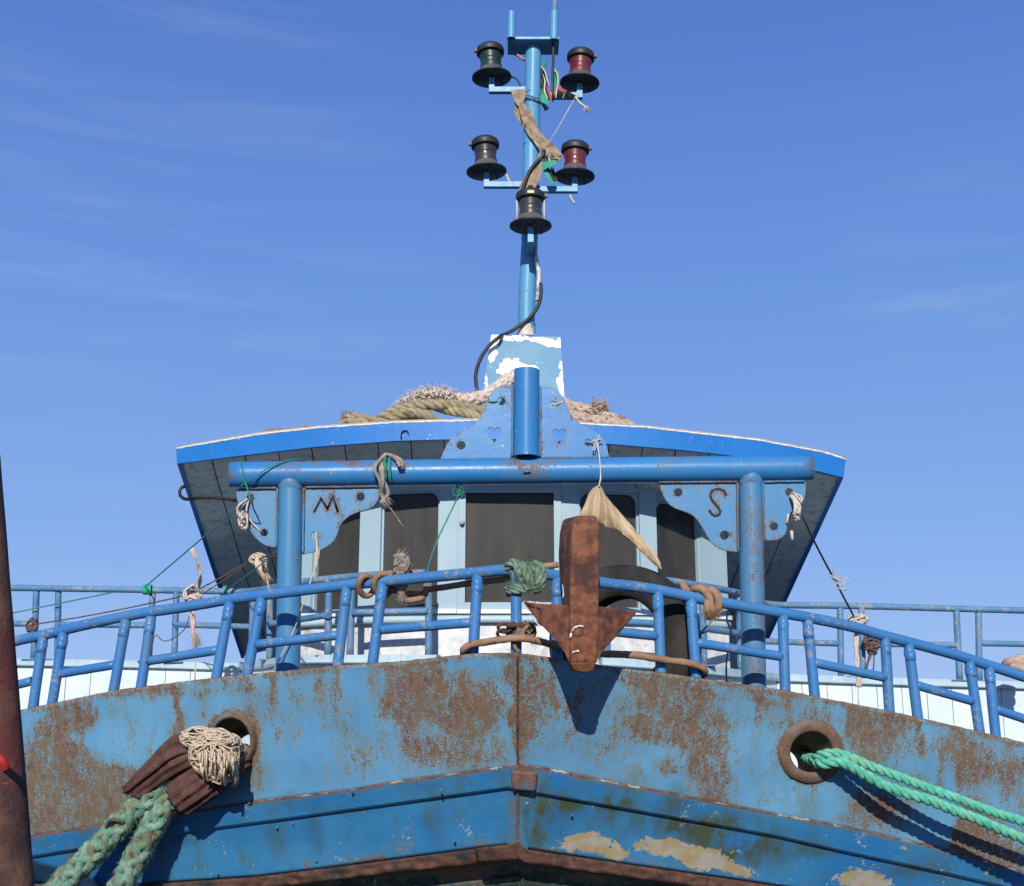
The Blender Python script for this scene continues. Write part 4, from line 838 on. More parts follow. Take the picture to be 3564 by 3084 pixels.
# dried tail
out = [(Z5, 1650, 308), (Z5, 1600, 330), (Z5, 1562, 385), (Z5, 1530, 470), (Z5, 1492, 540), (Z5, 1500, 590), (Z5, 1620, 585), (Z5, 1700, 632), (Z6, 90, 742), (Z6, 150, 790), (Z6, 205, 842), (Z6, 260, 900), (Z6, 310, 950), (Z6, 350, 985), (Z6, 382, 1002), (Z6, 376, 962), (Z6, 356, 922), (Z6, 325, 880), (Z6, 272, 826), (Z6, 215, 768), (Z6, 150, 690), (Z6, 90, 610), (Z6, 40, 550), (Z6, 5, 500), (Z6, -15, 470)]
TY = 6.62
wp = [P(r, x, y, TY) for r, x, y in out]
vs, fs = outline_mesh([[(p.x, p.z) for p in wp]], .02)
mb = MB(); cz = [(p.x, p.z) for p in wp]
import bmesh
bm = bmesh.new(); bv = [bm.verts.new((p.x, p.y, p.z)) for p in wp]; bm.faces.new(bv); bmesh.ops.triangulate(bm, faces=bm.faces[:]); bmesh.ops.subdivide_edges(bm, edges=bm.edges[:], cuts=4, use_grid_fill=True)
bm.verts.ensure_lookup_table(); bm.faces.ensure_lookup_table()
def edged(x, z):
    best = 9
    for (ax, az), (bx, bz) in zip(cz, cz[1:] + cz[:1]):
        dx_, dz_ = bx - ax, bz - az; t = max(0, min(1, ((x - ax) * dx_ + (z - az) * dz_) / max(1e-9, dx_ * dx_ + dz_ * dz_))); best = min(best, math.hypot(x - ax - dx_ * t, z - az - dz_ * t))
    return best
V = [v.co.copy() for v in bm.verts]; Fc = [[v.index for v in f.verts] for f in bm.faces]; bm.verts.index_update(); bm.free()
fv = []; bvk = []
for p in V:
    h = .03 * min(1, edged(p.x, p.z) / .05) ** .6 + .002; h += .012 * noise.noise(Vector((p.x * 30, 0, p.z * 9)))
    fv.append(p + Vector((0, -h, 0))); bvk.append(p + Vector((0, max(.001, h * .7), 0)))
n_ = len(V); mb.add(fv + bvk, Fc + [[i + n_ for i in reversed(f)] for f in Fc], True)
rnd = random.Random(12)
for (a_, b_) in zip([(Z6, 0, 690), (Z6, 90, 742), (Z6, 205, 835)], [(Z6, 90, 742), (Z6, 205, 835), (Z6, 310, 935)]):
    pa_, pb_ = P(*a_, TY), P(*b_, TY)
    for k in range(60): hair(mb, pa_.lerp(pb_, rnd.random()) + Vector((0, rnd.uniform(-.01, .01), .006)), Vector((.35 + rnd.uniform(-.2, .2), rnd.uniform(-.2, .2), -1)).normalized(), rnd.uniform(.006, .016), .0022, rnd)
ap = P(Z5, 1652, 250, TY)
mb.at['u'] = [math.atan2(p.x - ap.x, ap.z - p.z) for p in mb.v]; mb.at['v'] = [math.hypot(p.x - ap.x, ap.z - p.z) for p in mb.v]
tail = tag(mb.build('fish_tail', M_TAIL), 'dried tan fish tail hanging by a string above the anchor', 'fish tail')
# string holding it
m = MB(); s0 = P(C3, 1718, 705, GY - .02); k0 = P(C3, 1762, 690, GY - .05)
tube(m, smooth([s0 + Vector((0, .03, 0)), s0 + Vector((0, -.015, 0)), P(C3, 1740, 700, GY - .04), k0, P(C3, 1768, 740, GY - .06), P(C3, 1776, 800, GY - .1), P(C3, 1782, 880, GY - .13), P(C3, 1783, 930, GY - .16), P(C3, 1775, 965, GY - .2), P(Z5, 1648, 315, TY - .03)], .01), .0045, 6)
for q in ([(1762, 690), (1745, 715), (1735, 745), (1748, 748), (1758, 710)], [(1762, 690), (1775, 660), (1783, 655)], [(1762, 690), (1740, 690), (1728, 697)], [(1762, 690), (1785, 680), (1795, 688)]): tube(m, smooth([P(C3, x, y, GY - .06) for x, y in q], .006), .0038, 5)
tag(m.build('string', M_STRING), 'pale string tied in a bow above the dried fish tail', 'string')

def hullAt(R, x, y):
    X, Yp = src(R, x, y)[0] * .5811, src(R, x, y)[1] * .5811
    return hullY(X, max(0, (Yp - interp(top_pl, X)) / (interp(stk_pl, X) - interp(top_pl, X))))
def off(R, pts): return [P(R, x, y, hullAt(R, x, y) - o) for x, y, o in pts]
# right mooring rope: two laid green strands
m = MB()
def R5L(pts): return [P(R5, x, y, Y) for x, y, Y in pts]
pA = off(R5, [(440, 700, -.36), (500, 745, -.05), (575, 768, .09), (690, 752, .14), (770, 785, .17), (880, 850, .20), (1010, 922, .235), (1180, 988, .28), (1370, 1045, .32), (1550, 1120, .35), (1740, 1192, .37), (1900, 1262, .385), (2071, 1332, .40), (2300, 1425, .42)])
pB = off(R5, [(400, 690, -.36), (470, 745, -.08), (560, 702, .05), (680, 692, .09), (800, 735, .13), (950, 798, .18), (1150, 872, .23), (1350, 950, .28), (1550, 1022, .32), (1750, 1098, .33), (1900, 1150, .345), (2071, 1205, .36), (2300, 1280, .38)])
rope(m, pA, .0285, 3, 5.4, 1, .10); rope(m, pB, .0258, 3, 5.4, 2, .10); fuzz(m, pA, .028, 500, .02, .0006, 3); fuzz(m, pB, .026, 300, .018, .0006, 4)
tag(m.build('mooring_rope', M_ROPEG), 'bright green doubled mooring rope leaving the right hawse hole', 'rope', 'mooring ropes from the hawse holes')
# left mooring rope: two thick frayed legs
m = MB()
lA = off(L2, [(1740, 590, -.32), (1650, 560, -.05), (1480, 580, .09), (1330, 690, .12), (1170, 800, .13), (1020, 920, .15), (885, 1055, .16), (750, 1200, .18), (605, 1350, .20), (450, 1500, .22), (300, 1660, .25)])
lB = off(L2, [(1740, 610, -.32), (1660, 590, -.05), (1500, 640, .09), (1340, 780, .13), (1230, 890, .14), (1140, 1020, .16), (1070, 1150, .17), (985, 1310, .19), (905, 1460, .21), (820, 1640, .24)])
rope(m, lA, .066, 8, 6.5, 5, .3, plait=True); rope(m, lB, .066, 8, 6.5, 9, .3, plait=True)
fuzz(m, lA[2:], .064, 4200, .030, .0006, 11); fuzz(m, lB[2:], .064, 4200, .030, .0006, 12)
tag(m.build('mooring_rope', M_ROPEO), 'thick frayed faded green mooring rope leaving the left hawse hole', 'rope', 'mooring ropes from the hawse holes')
m = MB(); tube(m, smooth(off(L2, [(760, 1120, .21), (790, 1050, .25), (850, 1045, .25), (910, 1085, .18)]), .01), .010, 7, True, .3); tag(m.build('rag_strip', M_BLINE), 'dark rag strip tied round the frayed green mooring rope', 'rag')
# chafing cloth
def folded(mb, path, radii, flat, seed, n=40, folds=5, amp=.12):
    path = smooth(path, .012); fr = frames(path); m_ = len(path); vs = []; fs = []
    for i, (p, (t, a, b)) in enumerate(zip(path, fr)):
        s = i / (m_ - 1); r = interp(radii, s); ax = Vector((0, -1, 0)); ax = (ax - t * ax.dot(t)).normalized(); bx = t.cross(ax)
        for k in range(n):
            w = 2 * PI * k / n; q = r * (1 + amp * math.sin(folds * w + seed + s * 3) + .11 * noise.noise(Vector((math.cos(w) * 2, math.sin(w) * 2, s * 9 + seed))) + .05 * noise.noise(Vector((math.cos(w) * 7, math.sin(w) * 7, s * 30 + seed))))
            vs.append(p + bx * (q * math.cos(w)) + ax * (q * flat * math.sin(w)))
    for i in range(m_ - 1): fs += [[i * n + k, i * n + (k + 1) % n, (i + 1) * n + (k + 1) % n, (i + 1) * n + k] for k in range(n)]
    o = mb.add(vs, fs, True); mb.f.append([o + k for k in range(n)]); mb.sm.append(True); mb.f.append([o + (m_ - 1) * n + k for k in range(n)]); mb.sm.append(True)
m = MB()
folded(m, off(L2, [(1790, 590, -.14), (1715, 605, .04), (1600, 660, .12), (1485, 740, .15), (1390, 810, .165), (1325, 865, .17), (1295, 892, .17)]), [(0, .045), (.2, .060), (.45, .082), (.8, .092), (1, .080)], .85, 1, n=96, folds=13, amp=.075)
folded(m, off(L2, [(1560, 440, .08), (1420, 478, .16), (1300, 505, .19), (1215, 555, .21), (1120, 640, .21), (1020, 730, .20), (945, 800, .19), (905, 832, .18)]), [(0, .04), (.15, .050), (.35, .048), (.6, .036), (1, .022)], .8, 2, folds=5, amp=.17)
folded(m, off(L2, [(1500, 560, .12), (1390, 570, .18), (1290, 620, .21), (1190, 690, .21), (1090, 775, .20), (1000, 845, .19), (965, 872, .18)]), [(0, .04), (.2, .042), (.5, .035), (.8, .028), (1, .019)], .8, 5, folds=5, amp=.17)
tag(m.build('chafing_cloth', M_SLEEVE), 'brown ribbed cloth wrapped round the left mooring rope at its hawse hole', 'cloth')
m = MB(); HL = lambda x, y, o: P(L2, x, y, hullAt(L2, x, y) - o)
tangle(m, HL(1545, 560, .23), .125, .10, .12, 210, .005, 21); tangle(m, HL(1430, 450, .22), .095, .07, .055, 90, .005, 22); tangle(m, HL(1590, 640, .24), .095, .08, .10, 110, .005, 23); tangle(m, HL(1655, 490, .15), .06, .06, .05, 40, .005, 24)
rnd = random.Random(5)
for k in range(60):
    x = rnd.uniform(1440, 1690); y = rnd.uniform(540, 650); L = rnd.uniform(60, 150)
    tube(m, smooth([HL(x, y, .34 + rnd.uniform(-.02, .02)), HL(x + rnd.uniform(-10, 10), y + L * .5, .36 + rnd.uniform(-.02, .02)), HL(x + rnd.uniform(-5, 25), y + L, .31)], .01), .0052, 5)
for k in range(14): tube(m, smooth([HL(1410 + k * 3, 560 + k * 4, .3), HL(1395 + rnd.uniform(-10, 20), 600 + k * 2, .29), HL(1380 + rnd.uniform(-10, 25), 640, .27)], .01), .0045, 5)
tube(m, smooth([HL(1660, 600, .30), HL(1690, 680, .27), HL(1700, 750, .22), HL(1685, 790, .18)], .008), .016, 7, True, .3)
for k in range(14): tube(m, smooth([HL(1640 + rnd.uniform(-20, 20), 470 + k * 5, .16), HL(1730, 495 + k * 4 + rnd.uniform(-5, 5), .10), HL(1795, 525 + k * 2, .0)], .01), .006, 5, True, .3)
tag(m.build('cord_tangle', M_CORD), 'cream tangle of thin cord tied over the brown cloth at the left hawse hole', 'cord')

# ropes, knots and lashings on the bow railing
m = MB()
def loopring(R, cx, cy, rx, ry, Y, r, a0=0, a1=2 * PI, tiltY=.05):
    tube(m, smooth([P(R, cx + rx * math.cos(a), cy + ry * math.sin(a), Y + tiltY * math.sin(a * 1.0 + .6)) for a in [a0 + (a1 - a0) * k / 14 for k in range(15)]], .01), r, 10, True, .12)
ry_ = railY(745)
loopring(Z4, 1445, 1172, 52, 70, ry_ + .0, .0165, 0, 2 * PI); loopring(Z4, 1560, 1165, 62, 76, ry_ - .005, .0165, -.4, 2 * PI - .5)
tube(m, smooth([P(Z4, 1600, 1088, ry_ - .03), P(Z4, 1660, 1085, ry_ + .05), P(Z4, 1760, 1085, ry_ + .08), P(Z4, 1830, 1110, ry_ + .08), P(Z4, 1860, 1180, ry_ + .05), P(Z4, 1835, 1250, ry_ + .03), P(Z4, 1750, 1275, ry_ + .0), P(Z4, 1690, 1265, ry_ + .02)], .01), .0165, 10, True, .12)
tube(m, smooth([P(Z4, 1610, 1195, ry_ + .02), P(Z4, 1720, 1225, ry_ + .05), P(Z4, 1850, 1230, ry_ + .06), P(Z5, 300, 1128, ry_ + .06), P(Z5, 480, 1100, railY(890) + .06), P(Z5, 680, 1070, railY(960) + .06), P(Z5, 930, 1040, railY(1020) + .05), P(Z5, 1060, 985, railY(1050) + .05), P(Z5, 1215, 945, railY(1100) + .05), P(Z5, 1330, 930, railY(1130) + .03)], .015), .0165, 10, True, .12)
tag(m.build('rope', M_ROPET), 'tan rope looped in rings on the left bow railing and led behind it', 'rope')
m = MB(); q = [P(Z4, 1690, 1260, ry_ + .03), P(Z4, 1685, 1150, ry_ + .0), P(Z4, 1690, 1060, ry_ + .0), P(Z4, 1690, 975, ry_)]
tube(m, smooth(q, .01), [.016] * 2 + [.02 + .012 * math.sin(k * .35) for k in range(200)][:max(0, len(smooth(q, .01)) - 2)], 9, True, .5)
tube(m, smooth([P(Z4, 1690, 1110, ry_), P(Z4, 1688, 1060, ry_), P(Z4, 1690, 1000, ry_), P(Z4, 1688, 955, ry_)], .008), [.026 + .014 * math.sin(min(PI, k * .14)) for k in range(60)], 12, True, .5); tangle(m, P(Z4, 1690, 1025, ry_ - .01), .042, .035, .06, 90, .004, 31)
rnd = random.Random(79)
for k in range(150): wisp(m, P(Z4, 1690 + rnd.uniform(-34, 34), rnd.uniform(945, 1090), ry_ - .015), (rnd.uniform(-.5, .5), -.25, rnd.uniform(-.9, .5)), rnd.uniform(.02, .05), .0035, rnd, .6)
for k in range(8): tuft(m, P(Z4, 1690 + rnd.uniform(-26, 26), rnd.uniform(950, 985), ry_ - .01), (rnd.uniform(-.6, .6), -.2, 1), 30, .025, .5, .0008, 40 + k)
tuft(m, P(Z4, 1690, 1240, ry_ - .02), (0, -.1, -1), 90, .06, .35, .0008, 66)
tag(m.build('rope_end', M_GREY), 'grey frayed rope end standing up from the tan loops on the bow railing', 'rope end')
m = MB()   # green knot at the stem
kc = P(Z5, 1075, 1000, railY(1050)); rnd = random.Random(3)
def kn(pts, r=.023, sd=0): rope(m, [P(Z5, x, y, railY(1050) + o) for x, y, o in pts], r, 3, 6, sd, .15)
kn([(935, 1010, .04), (940, 940, -.02), (985, 915, -.05), (1010, 960, -.05), (1030, 1030, -.045), (1050, 1060, .0), (1030, 1080, .05)], sd=1)
kn([(965, 1000, .05), (985, 935, -.02), (1040, 930, -.055), (1075, 990, -.06), (1100, 1060, -.05), (1130, 1100, -.04), (1180, 1130, .0)], sd=2)
kn([(1120, 990, .05), (1130, 935, -.01), (1165, 930, -.05), (1200, 970, -.05), (1205, 1040, -.045), (1180, 1110, -.04), (1130, 1130, -.02)], sd=3)
kn([(1110, 960, .03), (1150, 960, -.05), (1175, 1010, -.055), (1170, 1080, -.05), (1140, 1100, -.04)], sd=4)
kn([(945, 1140, .05), (935, 1115, -.01), (980, 1105, -.045), (1040, 1105, -.05), (1090, 1110, -.045), (1130, 1100, -.03)], sd=5, r=.018)
kn([(945, 1160, .05), (940, 1138, -.01), (990, 1135, -.045), (1040, 1130, -.05), (1090, 1125, -.045)], sd=6, r=.018)
tangle(m, P(Z5, 1090, 1020, railY(1050) - .045), .05, .03, .07, 26, .006, 3)
for k in range(26): tuft(m, P(Z5, rnd.uniform(940, 1210), rnd.uniform(920, 1120), railY(1050) - .05), (rnd.uniform(-1, 1), -.6, rnd.uniform(-.5, .8)), 26, .045, .5, .0006, 70 + k)
tag(m.build('rope_knot', M_KNOTG), 'mossy green rope knot lashed round the bow railing at the stem', 'knot')
m = MB()   # tan rope along the foot of the railing, behind the anchor
hy = lambda x: hullY(x) + .01
tube(m, smooth([P(Z5, 660, 1600, hy(950) + .12), P(Z5, 600, 1625, hy(950) + .05), P(Z5, 590, 1590, hy(950) - .01), P(Z5, 650, 1555, hy(960) - .02), P(Z5, 800, 1528, hy(1000) - .025), P(Z5, 970, 1505, hy(1044) - .03), P(Z5, 1110, 1512, hy(1080) - .04), P(D, 1150, 1312, hy(1150) - .02), P(D, 1220, 1322, hy(1220) - .02), P(Z6, 200, 1566, hy(1280) - .02), P(Z6, 400, 1598, hy(1340) - .02), P(Z6, 560, 1620, hy(1390) - .02), P(Z6, 650, 1650, hy(1420) - .02), P(Z6, 668, 1685, hy(1425) + .03), P(Z6, 640, 1705, hy(1420) + .10)], .015), .0185, 10, True, .15)
tag(m.build('rope', M_ROPET), 'tan rope led along the foot of the bow railing behind the anchor', 'rope')
m = MB()   # rusty shackle with chain wound round a stanchion
for k, (x, y) in enumerate([(910, 1425), (905, 1470), (985, 1420), (980, 1465), (1060, 1430), (1050, 1480)]):
    c = P(Z5, x, y, railY(1044) - .035 + .01 * (k % 2)); tube(m, [c + Vector((.028 * math.cos(a), .012 * math.sin(a * 2), .018 * math.sin(a))) for a in [2 * PI * i / 16 for i in range(17)]], .0085, 7, False, .2)
tube(m, smooth([P(Z5, 925, 1410, railY(1044) - .05), P(Z5, 1000, 1405, railY(1044) - .06), P(Z5, 1080, 1425, railY(1044) - .05), P(Z5, 1130, 1460, railY(1060) - .02)], .01), .013, 8, True, .3)
tube(m, smooth([P(Z5, 920, 1495, railY(1044) - .05), P(Z5, 1000, 1490, railY(1044) - .06), P(Z5, 1100, 1500, railY(1044) - .05)], .01), .012, 8, True, .3)
tag(m.build('chain', M_RUST), 'rusty chain wound round the stanchion left of the anchor', 'chain')
m = MB(); rnd = random.Random(8)
for k in range(9): tube(m, smooth([P(Z5, 1040 + rnd.uniform(-30, 60), 1400 + rnd.uniform(-10, 30), railY(1044) - .06), P(Z5, 1000 + rnd.uniform(-20, 60), 1480 + rnd.uniform(-10, 20), railY(1044) - .075), P(Z5, 985 + rnd.uniform(-15, 40), 1560 + rnd.uniform(-30, 30), railY(1044) - .06)], .01), .007, 6, True, .3)
tube(m, smooth([P(Z5, 975, 1530, railY(1044) - .07), P(Z5, 1000, 1590, railY(1044) - .07), P(Z5, 1025, 1620, railY(1044) - .06)], .01), .01, 6, True, .3)
tangle(m, P(Z5, 1090, 1450, railY(1060) - .04), .045, .03, .05, 24, .006, 9); tuft(m, P(Z5, 1130, 1500, railY(1060) - .05), (.5, -.2, -.6), 80, .06, .5, .0008, 9)
tag(m.build('rag_knot', simple('brown rag', (.14, .095, .06), (.24, .17, .11), .95, 30, 200, .5)), 'brown frayed rag knotted over the rusty chain', 'rag')
m = MB()   # right knot
def rk(pts, r=.0215): tube(m, smooth([P(Z6, x, y, railY(1450) + o) for x, y, o in pts], .01), r, 10, True, .15)
rk([(520, 1100, .02), (545, 1140, .0), (580, 1180, .04)]); rk([(570, 1170, .05), (600, 1130, -.02), (650, 1135, -.05), (690, 1180, -.055), (705, 1240, -.05), (700, 1290, -.045)])
rk([(650, 1160, .04), (680, 1140, -.03), (730, 1150, -.055), (755, 1200, -.055), (755, 1250, -.045), (730, 1265, -.03), (715, 1230, -.01)]); rk([(690, 1190, -.04), (685, 1240, -.055), (690, 1290, -.05)])
for k, (x, y) in enumerate([(690, 1285), (720, 1270), (675, 1270), (740, 1265)]): tuft(m, P(Z6, x, y, railY(1450) - .05), (.05, -.2, -1), 110, .055, .28, .0009, 90 + k, .012)
tag(m.build('rope_knot', M_ROPET), 'tan rope knot with frayed ends on the right bow railing', 'knot')

# ropes and boards on the wheelhouse roof
def RC(pts): return [P(C3, x, y, Y + .13) for x, y, Y in pts]
m = MB(); q = RC([(1275, 270, 8.05), (1190, 320, 7.98), (1110, 385, 7.92), (1010, 428, 7.88), (900, 438, 7.86), (800, 440, 7.86), (690, 448, 7.88)]); rope(m, q, .047, 8, 6, 3, .2, plait=True); fuzz(m, q, .045, 700, .04, .0011, 4)
c = P(C3, 700, 425, 7.86)
rnd = random.Random(77)
tube(m, smooth(RC([(590, 455, 7.86), (680, 430, 7.86), (760, 420, 7.86), (850, 440, 7.86)]), .02), [.02 + .05 * math.sin(PI * min(1, i / 11)) for i in range(60)], 12, True, .6, 5)
for k in range(340):
    x_ = rnd.uniform(575, 850); top = 360 + 70 * abs((x_ - 735) / 160) ** 2; wisp(m, P(C3, x_, rnd.uniform(top + 15, 455), 7.94 + rnd.uniform(-.06, .08)), (-.7 + (x_ - 560) / 300, -.5, rnd.uniform(.0, .8)), rnd.uniform(.05, .12), rnd.uniform(.004, .008), rnd, .6)
for k in range(40): wisp(m, P(C3, rnd.uniform(540, 640), rnd.uniform(430, 500), 7.94), (-1, -.3, rnd.uniform(-.4, .4)), rnd.uniform(.06, .13), .005, rnd, .4)
tag(m.build('rope', M_FRAY), 'pale thick plaited rope on the roof with a big frayed brush end', 'rope', 'ropes heaped on the roof')
m = MB(); q = RC([(380, 590, 7.86), (430, 540, 7.80), (500, 505, 7.78), (600, 478, 7.76), (700, 465, 7.75), (800, 463, 7.75), (900, 475, 7.75), (1000, 498, 7.76), (1090, 520, 7.78)]); rope(m, q, .038, 3, 4.6, 7, .1); fuzz(m, q, .05, 500, .03, .0008, 7)
q = RC([(420, 590, 7.80), (470, 552, 7.74), (560, 520, 7.72), (640, 518, 7.72), (710, 540, 7.74), (760, 585, 7.82)]); rope(m, q, .034, 3, 4.6, 8, .1)
q = RC([(740, 470, 7.86), (800, 492, 7.80), (870, 508, 7.73), (950, 520, 7.71), (1010, 545, 7.71), (1060, 560, 7.72)]); rope(m, q, .033, 3, 4.6, 9, .1)
tag(m.build('rope', M_ROPEL), 'olive coiled laid rope lying on the roof left of the scalloped plate', 'rope', 'ropes heaped on the roof')
m = MB(); q = RC([(430, 610, 7.86), (370, 578, 7.78), (300, 553, 7.72), (240, 545, 7.71), (200, 545, 7.72), (175, 575, 7.73), (165, 600, 7.74)]); rope(m, q, .034, 3, 6, 10, .12); q = RC([(330, 590, 7.72), (260, 580, 7.70), (200, 585, 7.70)]); rope(m, q, .038, 3, 6, 12, .12)
for k in range(8): tuft(m, P(C3, 170 + random.uniform(0, 60), 535 + random.uniform(-10, 40), 7.84), (random.uniform(-.5, .5), -.3, 1), 20, .05, .5, .0008, 400 + k)
tag(m.build('rope_end', M_ROPEL), 'short twisted olive rope end at the left of the roof rope pile', 'rope end')
m = MB(); q = RC([(1540, 455, 7.92), (1620, 490, 7.88), (1740, 510, 7.86), (1830, 545, 7.84), (1900, 585, 7.82)]); rope(m, q, .047, 8, 6, 13, .2, plait=True); q = RC([(1560, 530, 7.80), (1640, 552, 7.78), (1760, 570, 7.77), (1880, 585, 7.77), (1990, 612, 7.78)]); rope(m, q, .045, 8, 6, 14, .2, plait=True); fuzz(m, q, .05, 500, .03, .0009, 5)
rnd = random.Random(78)
for k in range(60): wisp(m, P(C3, rnd.uniform(1700, 1790), rnd.uniform(470, 505), 7.95), (.6, -.3, rnd.uniform(.1, .8)), rnd.uniform(.06, .13), .006, rnd, .4)
for k in range(40): wisp(m, P(C3, rnd.uniform(1600, 1950), rnd.uniform(520, 590), 7.9), (rnd.uniform(-.5, 1), -.3, .3), rnd.uniform(.03, .07), .004, rnd, .6)
tag(m.build('rope', M_ROPEB), 'pinkish plaited rope heaped on the roof right of the scalloped plate', 'rope', 'ropes heaped on the roof')
for (pts, lb, th) in (([(700, 118), (760, 82), (960, 72), (965, 100), (760, 116)], 'short weathered board lying on the left roof edge', .25), ([(968, 88), (985, 58), (1205, 70), (1215, 88), (1000, 97)], 'red-brown board lying on the roof beside the short one', .3)):
    m = MB(); prism(m, PL(Z4, pts, 8.02), (0, th, .0)); tag(m.build('board', M_WOOD, bevel=.004), lb, 'board', 'boards lying on the roof')
m = MB(); prism(m, RC([(345, 588, 7.80), (380, 535, 7.80), (620, 542, 7.80), (860, 565, 7.80), (860, 590, 7.80)]), (0, .2, .01)); tag(m.build('board', M_WOOD, bevel=.003), 'long reddish board under the olive rope on the roof', 'board', 'boards lying on the roof')

# mast dressings: cloth strip, flags, cables, twine
m = MB()
def A(pts, Y): return [P(A1, x, y, Y) for x, y in pts]
FY = MY - .075
ribbon(m, smooth(A([(838, 860), (845, 930), (850, 1010)], FY), .01), [(0, .125), (.5, .10), (1, .035)], seed=1)
ribbon(m, smooth(A([(835, 985), (840, 1080), (862, 1160), (876, 1215)], FY + .03), .01), [(0, .05), (.4, .075), (1, .01)], seed=2)
ribbon(m, smooth(A([(868, 1000), (905, 1080), (950, 1190), (985, 1270), (1040, 1340), (1100, 1410), (1170, 1460), (1235, 1505)], FY - .01), .01), [(0, .05), (.15, .095), (.6, .10), (.85, .11), (1, .06)], seed=3, crump=.010)
ribbon(m, smooth(A([(1200, 1465), (1225, 1500), (1205, 1550)], FY), .01), [(0, .03), (.5, .07), (1, .02)], seed=5)
ribbon(m, smooth(A([(1045, 1470), (1040, 1560), (1010, 1650), (960, 1730), (925, 1790), (900, 1850)], FY), .01), [(0, .02), (.3, .06), (.6, .125), (1, .10)], seed=4)
tag(m.build('cloth_strip', M_TANC), 'tan sackcloth strip wound down the mast', 'cloth')
def fl(m, cs, Y, amp, seed, vf, nu=12, nv=12):
    k = len(m.at.get('v', [])); cloth(m, [P(A1, x, y, Y + o) for x, y, o in cs], nu, nv, amp, seed, freq=11); m.at['v'] = m.at['v'][:k] + [vf(u, v) for u, v in zip(m.at['u'][k:], m.at['v'][k:])]
FG = 'flags tied to the mast'
m = MB()
fl(m, [(1052, 640, .02), (1085, 655, -.03), (1168, 985, -.05), (1050, 930, .0)], MY - .03, .03, 4, lambda u, v: .5 - .2 * u if u < .78 else .1)
fl(m, [(1062, 640, .0), (1060, 572, -.0), (1132, 590, .04), (1112, 642, .04)], MY - .02, .015, 5, lambda u, v: .9)
fl(m, [(1040, 835, -.02), (1075, 850, -.04), (1138, 1010, -.03), (1062, 985, -.01)], MY - .07, .03, 6, lambda u, v: .9)
fl(m, [(1042, 970, .0), (1085, 985, -.02), (1136, 1050, -.01), (1090, 1068, .02)], MY - .05, .03, 7, lambda u, v: .5 if u < .5 else .9)
tag(m.build('flag', M_FLAG), 'tattered green black and red flag hanging close on the mast under the yoke', 'flag', FG)
m = MB()
fl(m, [(1180, 690, 0), (1246, 670, .03), (1205, 830, 0), (1162, 855, .02)], MY - .06, .03, 8, lambda u, v: .9)
fl(m, [(1222, 825, 0), (1398, 915, -.02), (1368, 950, .02), (1195, 918, .02)], MY - .06, .03, 9, lambda u, v: .1 if (v < .35 and u < .5) else .45)
fl(m, [(1163, 845, 0), (1192, 845, 0), (1188, 915, 0), (1160, 915, 0)], MY - .07, .008, 3, lambda u, v: .1, 4, 6)
tag(m.build('flag', M_FLAG), 'torn green and black flag draped on the upper right crossarm', 'flag', FG)
m = MB()
fl(m, [(1085, 1460, 0), (1150, 1440, .02), (1205, 1552, 0), (1075, 1552, .02)], MY - .09, .02, 12, lambda u, v: .4)
fl(m, [(1068, 1560, .0), (1200, 1525, -.03), (1212, 1562, -.03), (1062, 1640, .0)], MY - .12, .02, 13, lambda u, v: .9)
fl(m, [(1065, 1610, -.0), (1115, 1600, .03), (1208, 1755, .03), (1150, 1775, -.02)], MY - .10, .02, 14, lambda u, v: .92 if u < .55 or v > .85 else .5)
fl(m, [(1110, 1598, .02), (1180, 1612, .03), (1212, 1745, .04), (1160, 1700, .05)], MY - .09, .02, 15, lambda u, v: .42 + .2 * v)
tag(m.build('flag', M_FLAG), 'rolled green and black flag tied low on the mast beside the lower red light', 'flag', FG)
m = MB(); tube(m, smooth(A([(1172, 395), (1173, 600), (1168, 700), (1170, 960)], MY - .1), .05), .010, 8); tag(m.build('cable', M_CABLE), 'straight black cable dropping from the right aerial socket on the mast', 'cable')
m = MB(); tube(m, smooth(A([(1085, 1440), (1070, 1500), (1010, 1560), (950, 1640), (905, 1740), (885, 1800), (880, 1870)], MY - .09), .03), .014, 10); tag(m.build('cable', M_CABLE), 'curved black cable running down behind the front navigation light', 'cable')
m = MB(); tube(m, smooth([P(A2, x, y, MY - .08) for x, y in [(1050, 1200), (1058, 1290), (1040, 1390), (1000, 1470), (930, 1550), (850, 1610), (780, 1655), (710, 1692)]] + [P(C3, x, y, 8.28) for x, y in [(1150, 40), (1082, 100), (1030, 180), (1002, 270), (1003, 330), (1012, 390), (1020, 480)]], .03), .0135, 10); tag(m.build('cable', M_CABLE), 'black cable looping from the lower mast past its box to the roof', 'cable')
m = MB(); tube(m, smooth([P(A2, x, y, MY - .07) for x, y in [(985, 860), (1005, 940), (1022, 1020), (1035, 1110), (1033, 1200), (1028, 1280), (1018, 1370)]], .02), .0165, 10, True, .15); tag(m.build('cable', M_TAPE), 'white taped cable bulging from the mast below the front light', 'cable')
m = MB(); tube(m, smooth(A([(770, 735), (810, 750), (845, 790), (868, 850)], MY), .02), .007, 8); tag(m.build('cable', M_CABLE), 'thin lamp lead from the upper left navigation light to the mast', 'cable')
m = MB(); tube(m, smooth([P(A2, x, y, MY) for x, y in [(722, 155), (745, 210), (770, 258)]], .02), .008, 8, True, .2); tag(m.build('cable', M_STRING), 'cut pale lamp lead hanging from the lower left navigation light', 'cable')
m = MB(); tube(m, smooth([P(A2, x, y, MY) for x, y in [(1335, 355), (1350, 395), (1385, 437)]], .02), .008, 8, True, .2); tag(m.build('cable', M_STRING), 'cut pale lamp lead hanging under the lower right crossarm', 'cable')
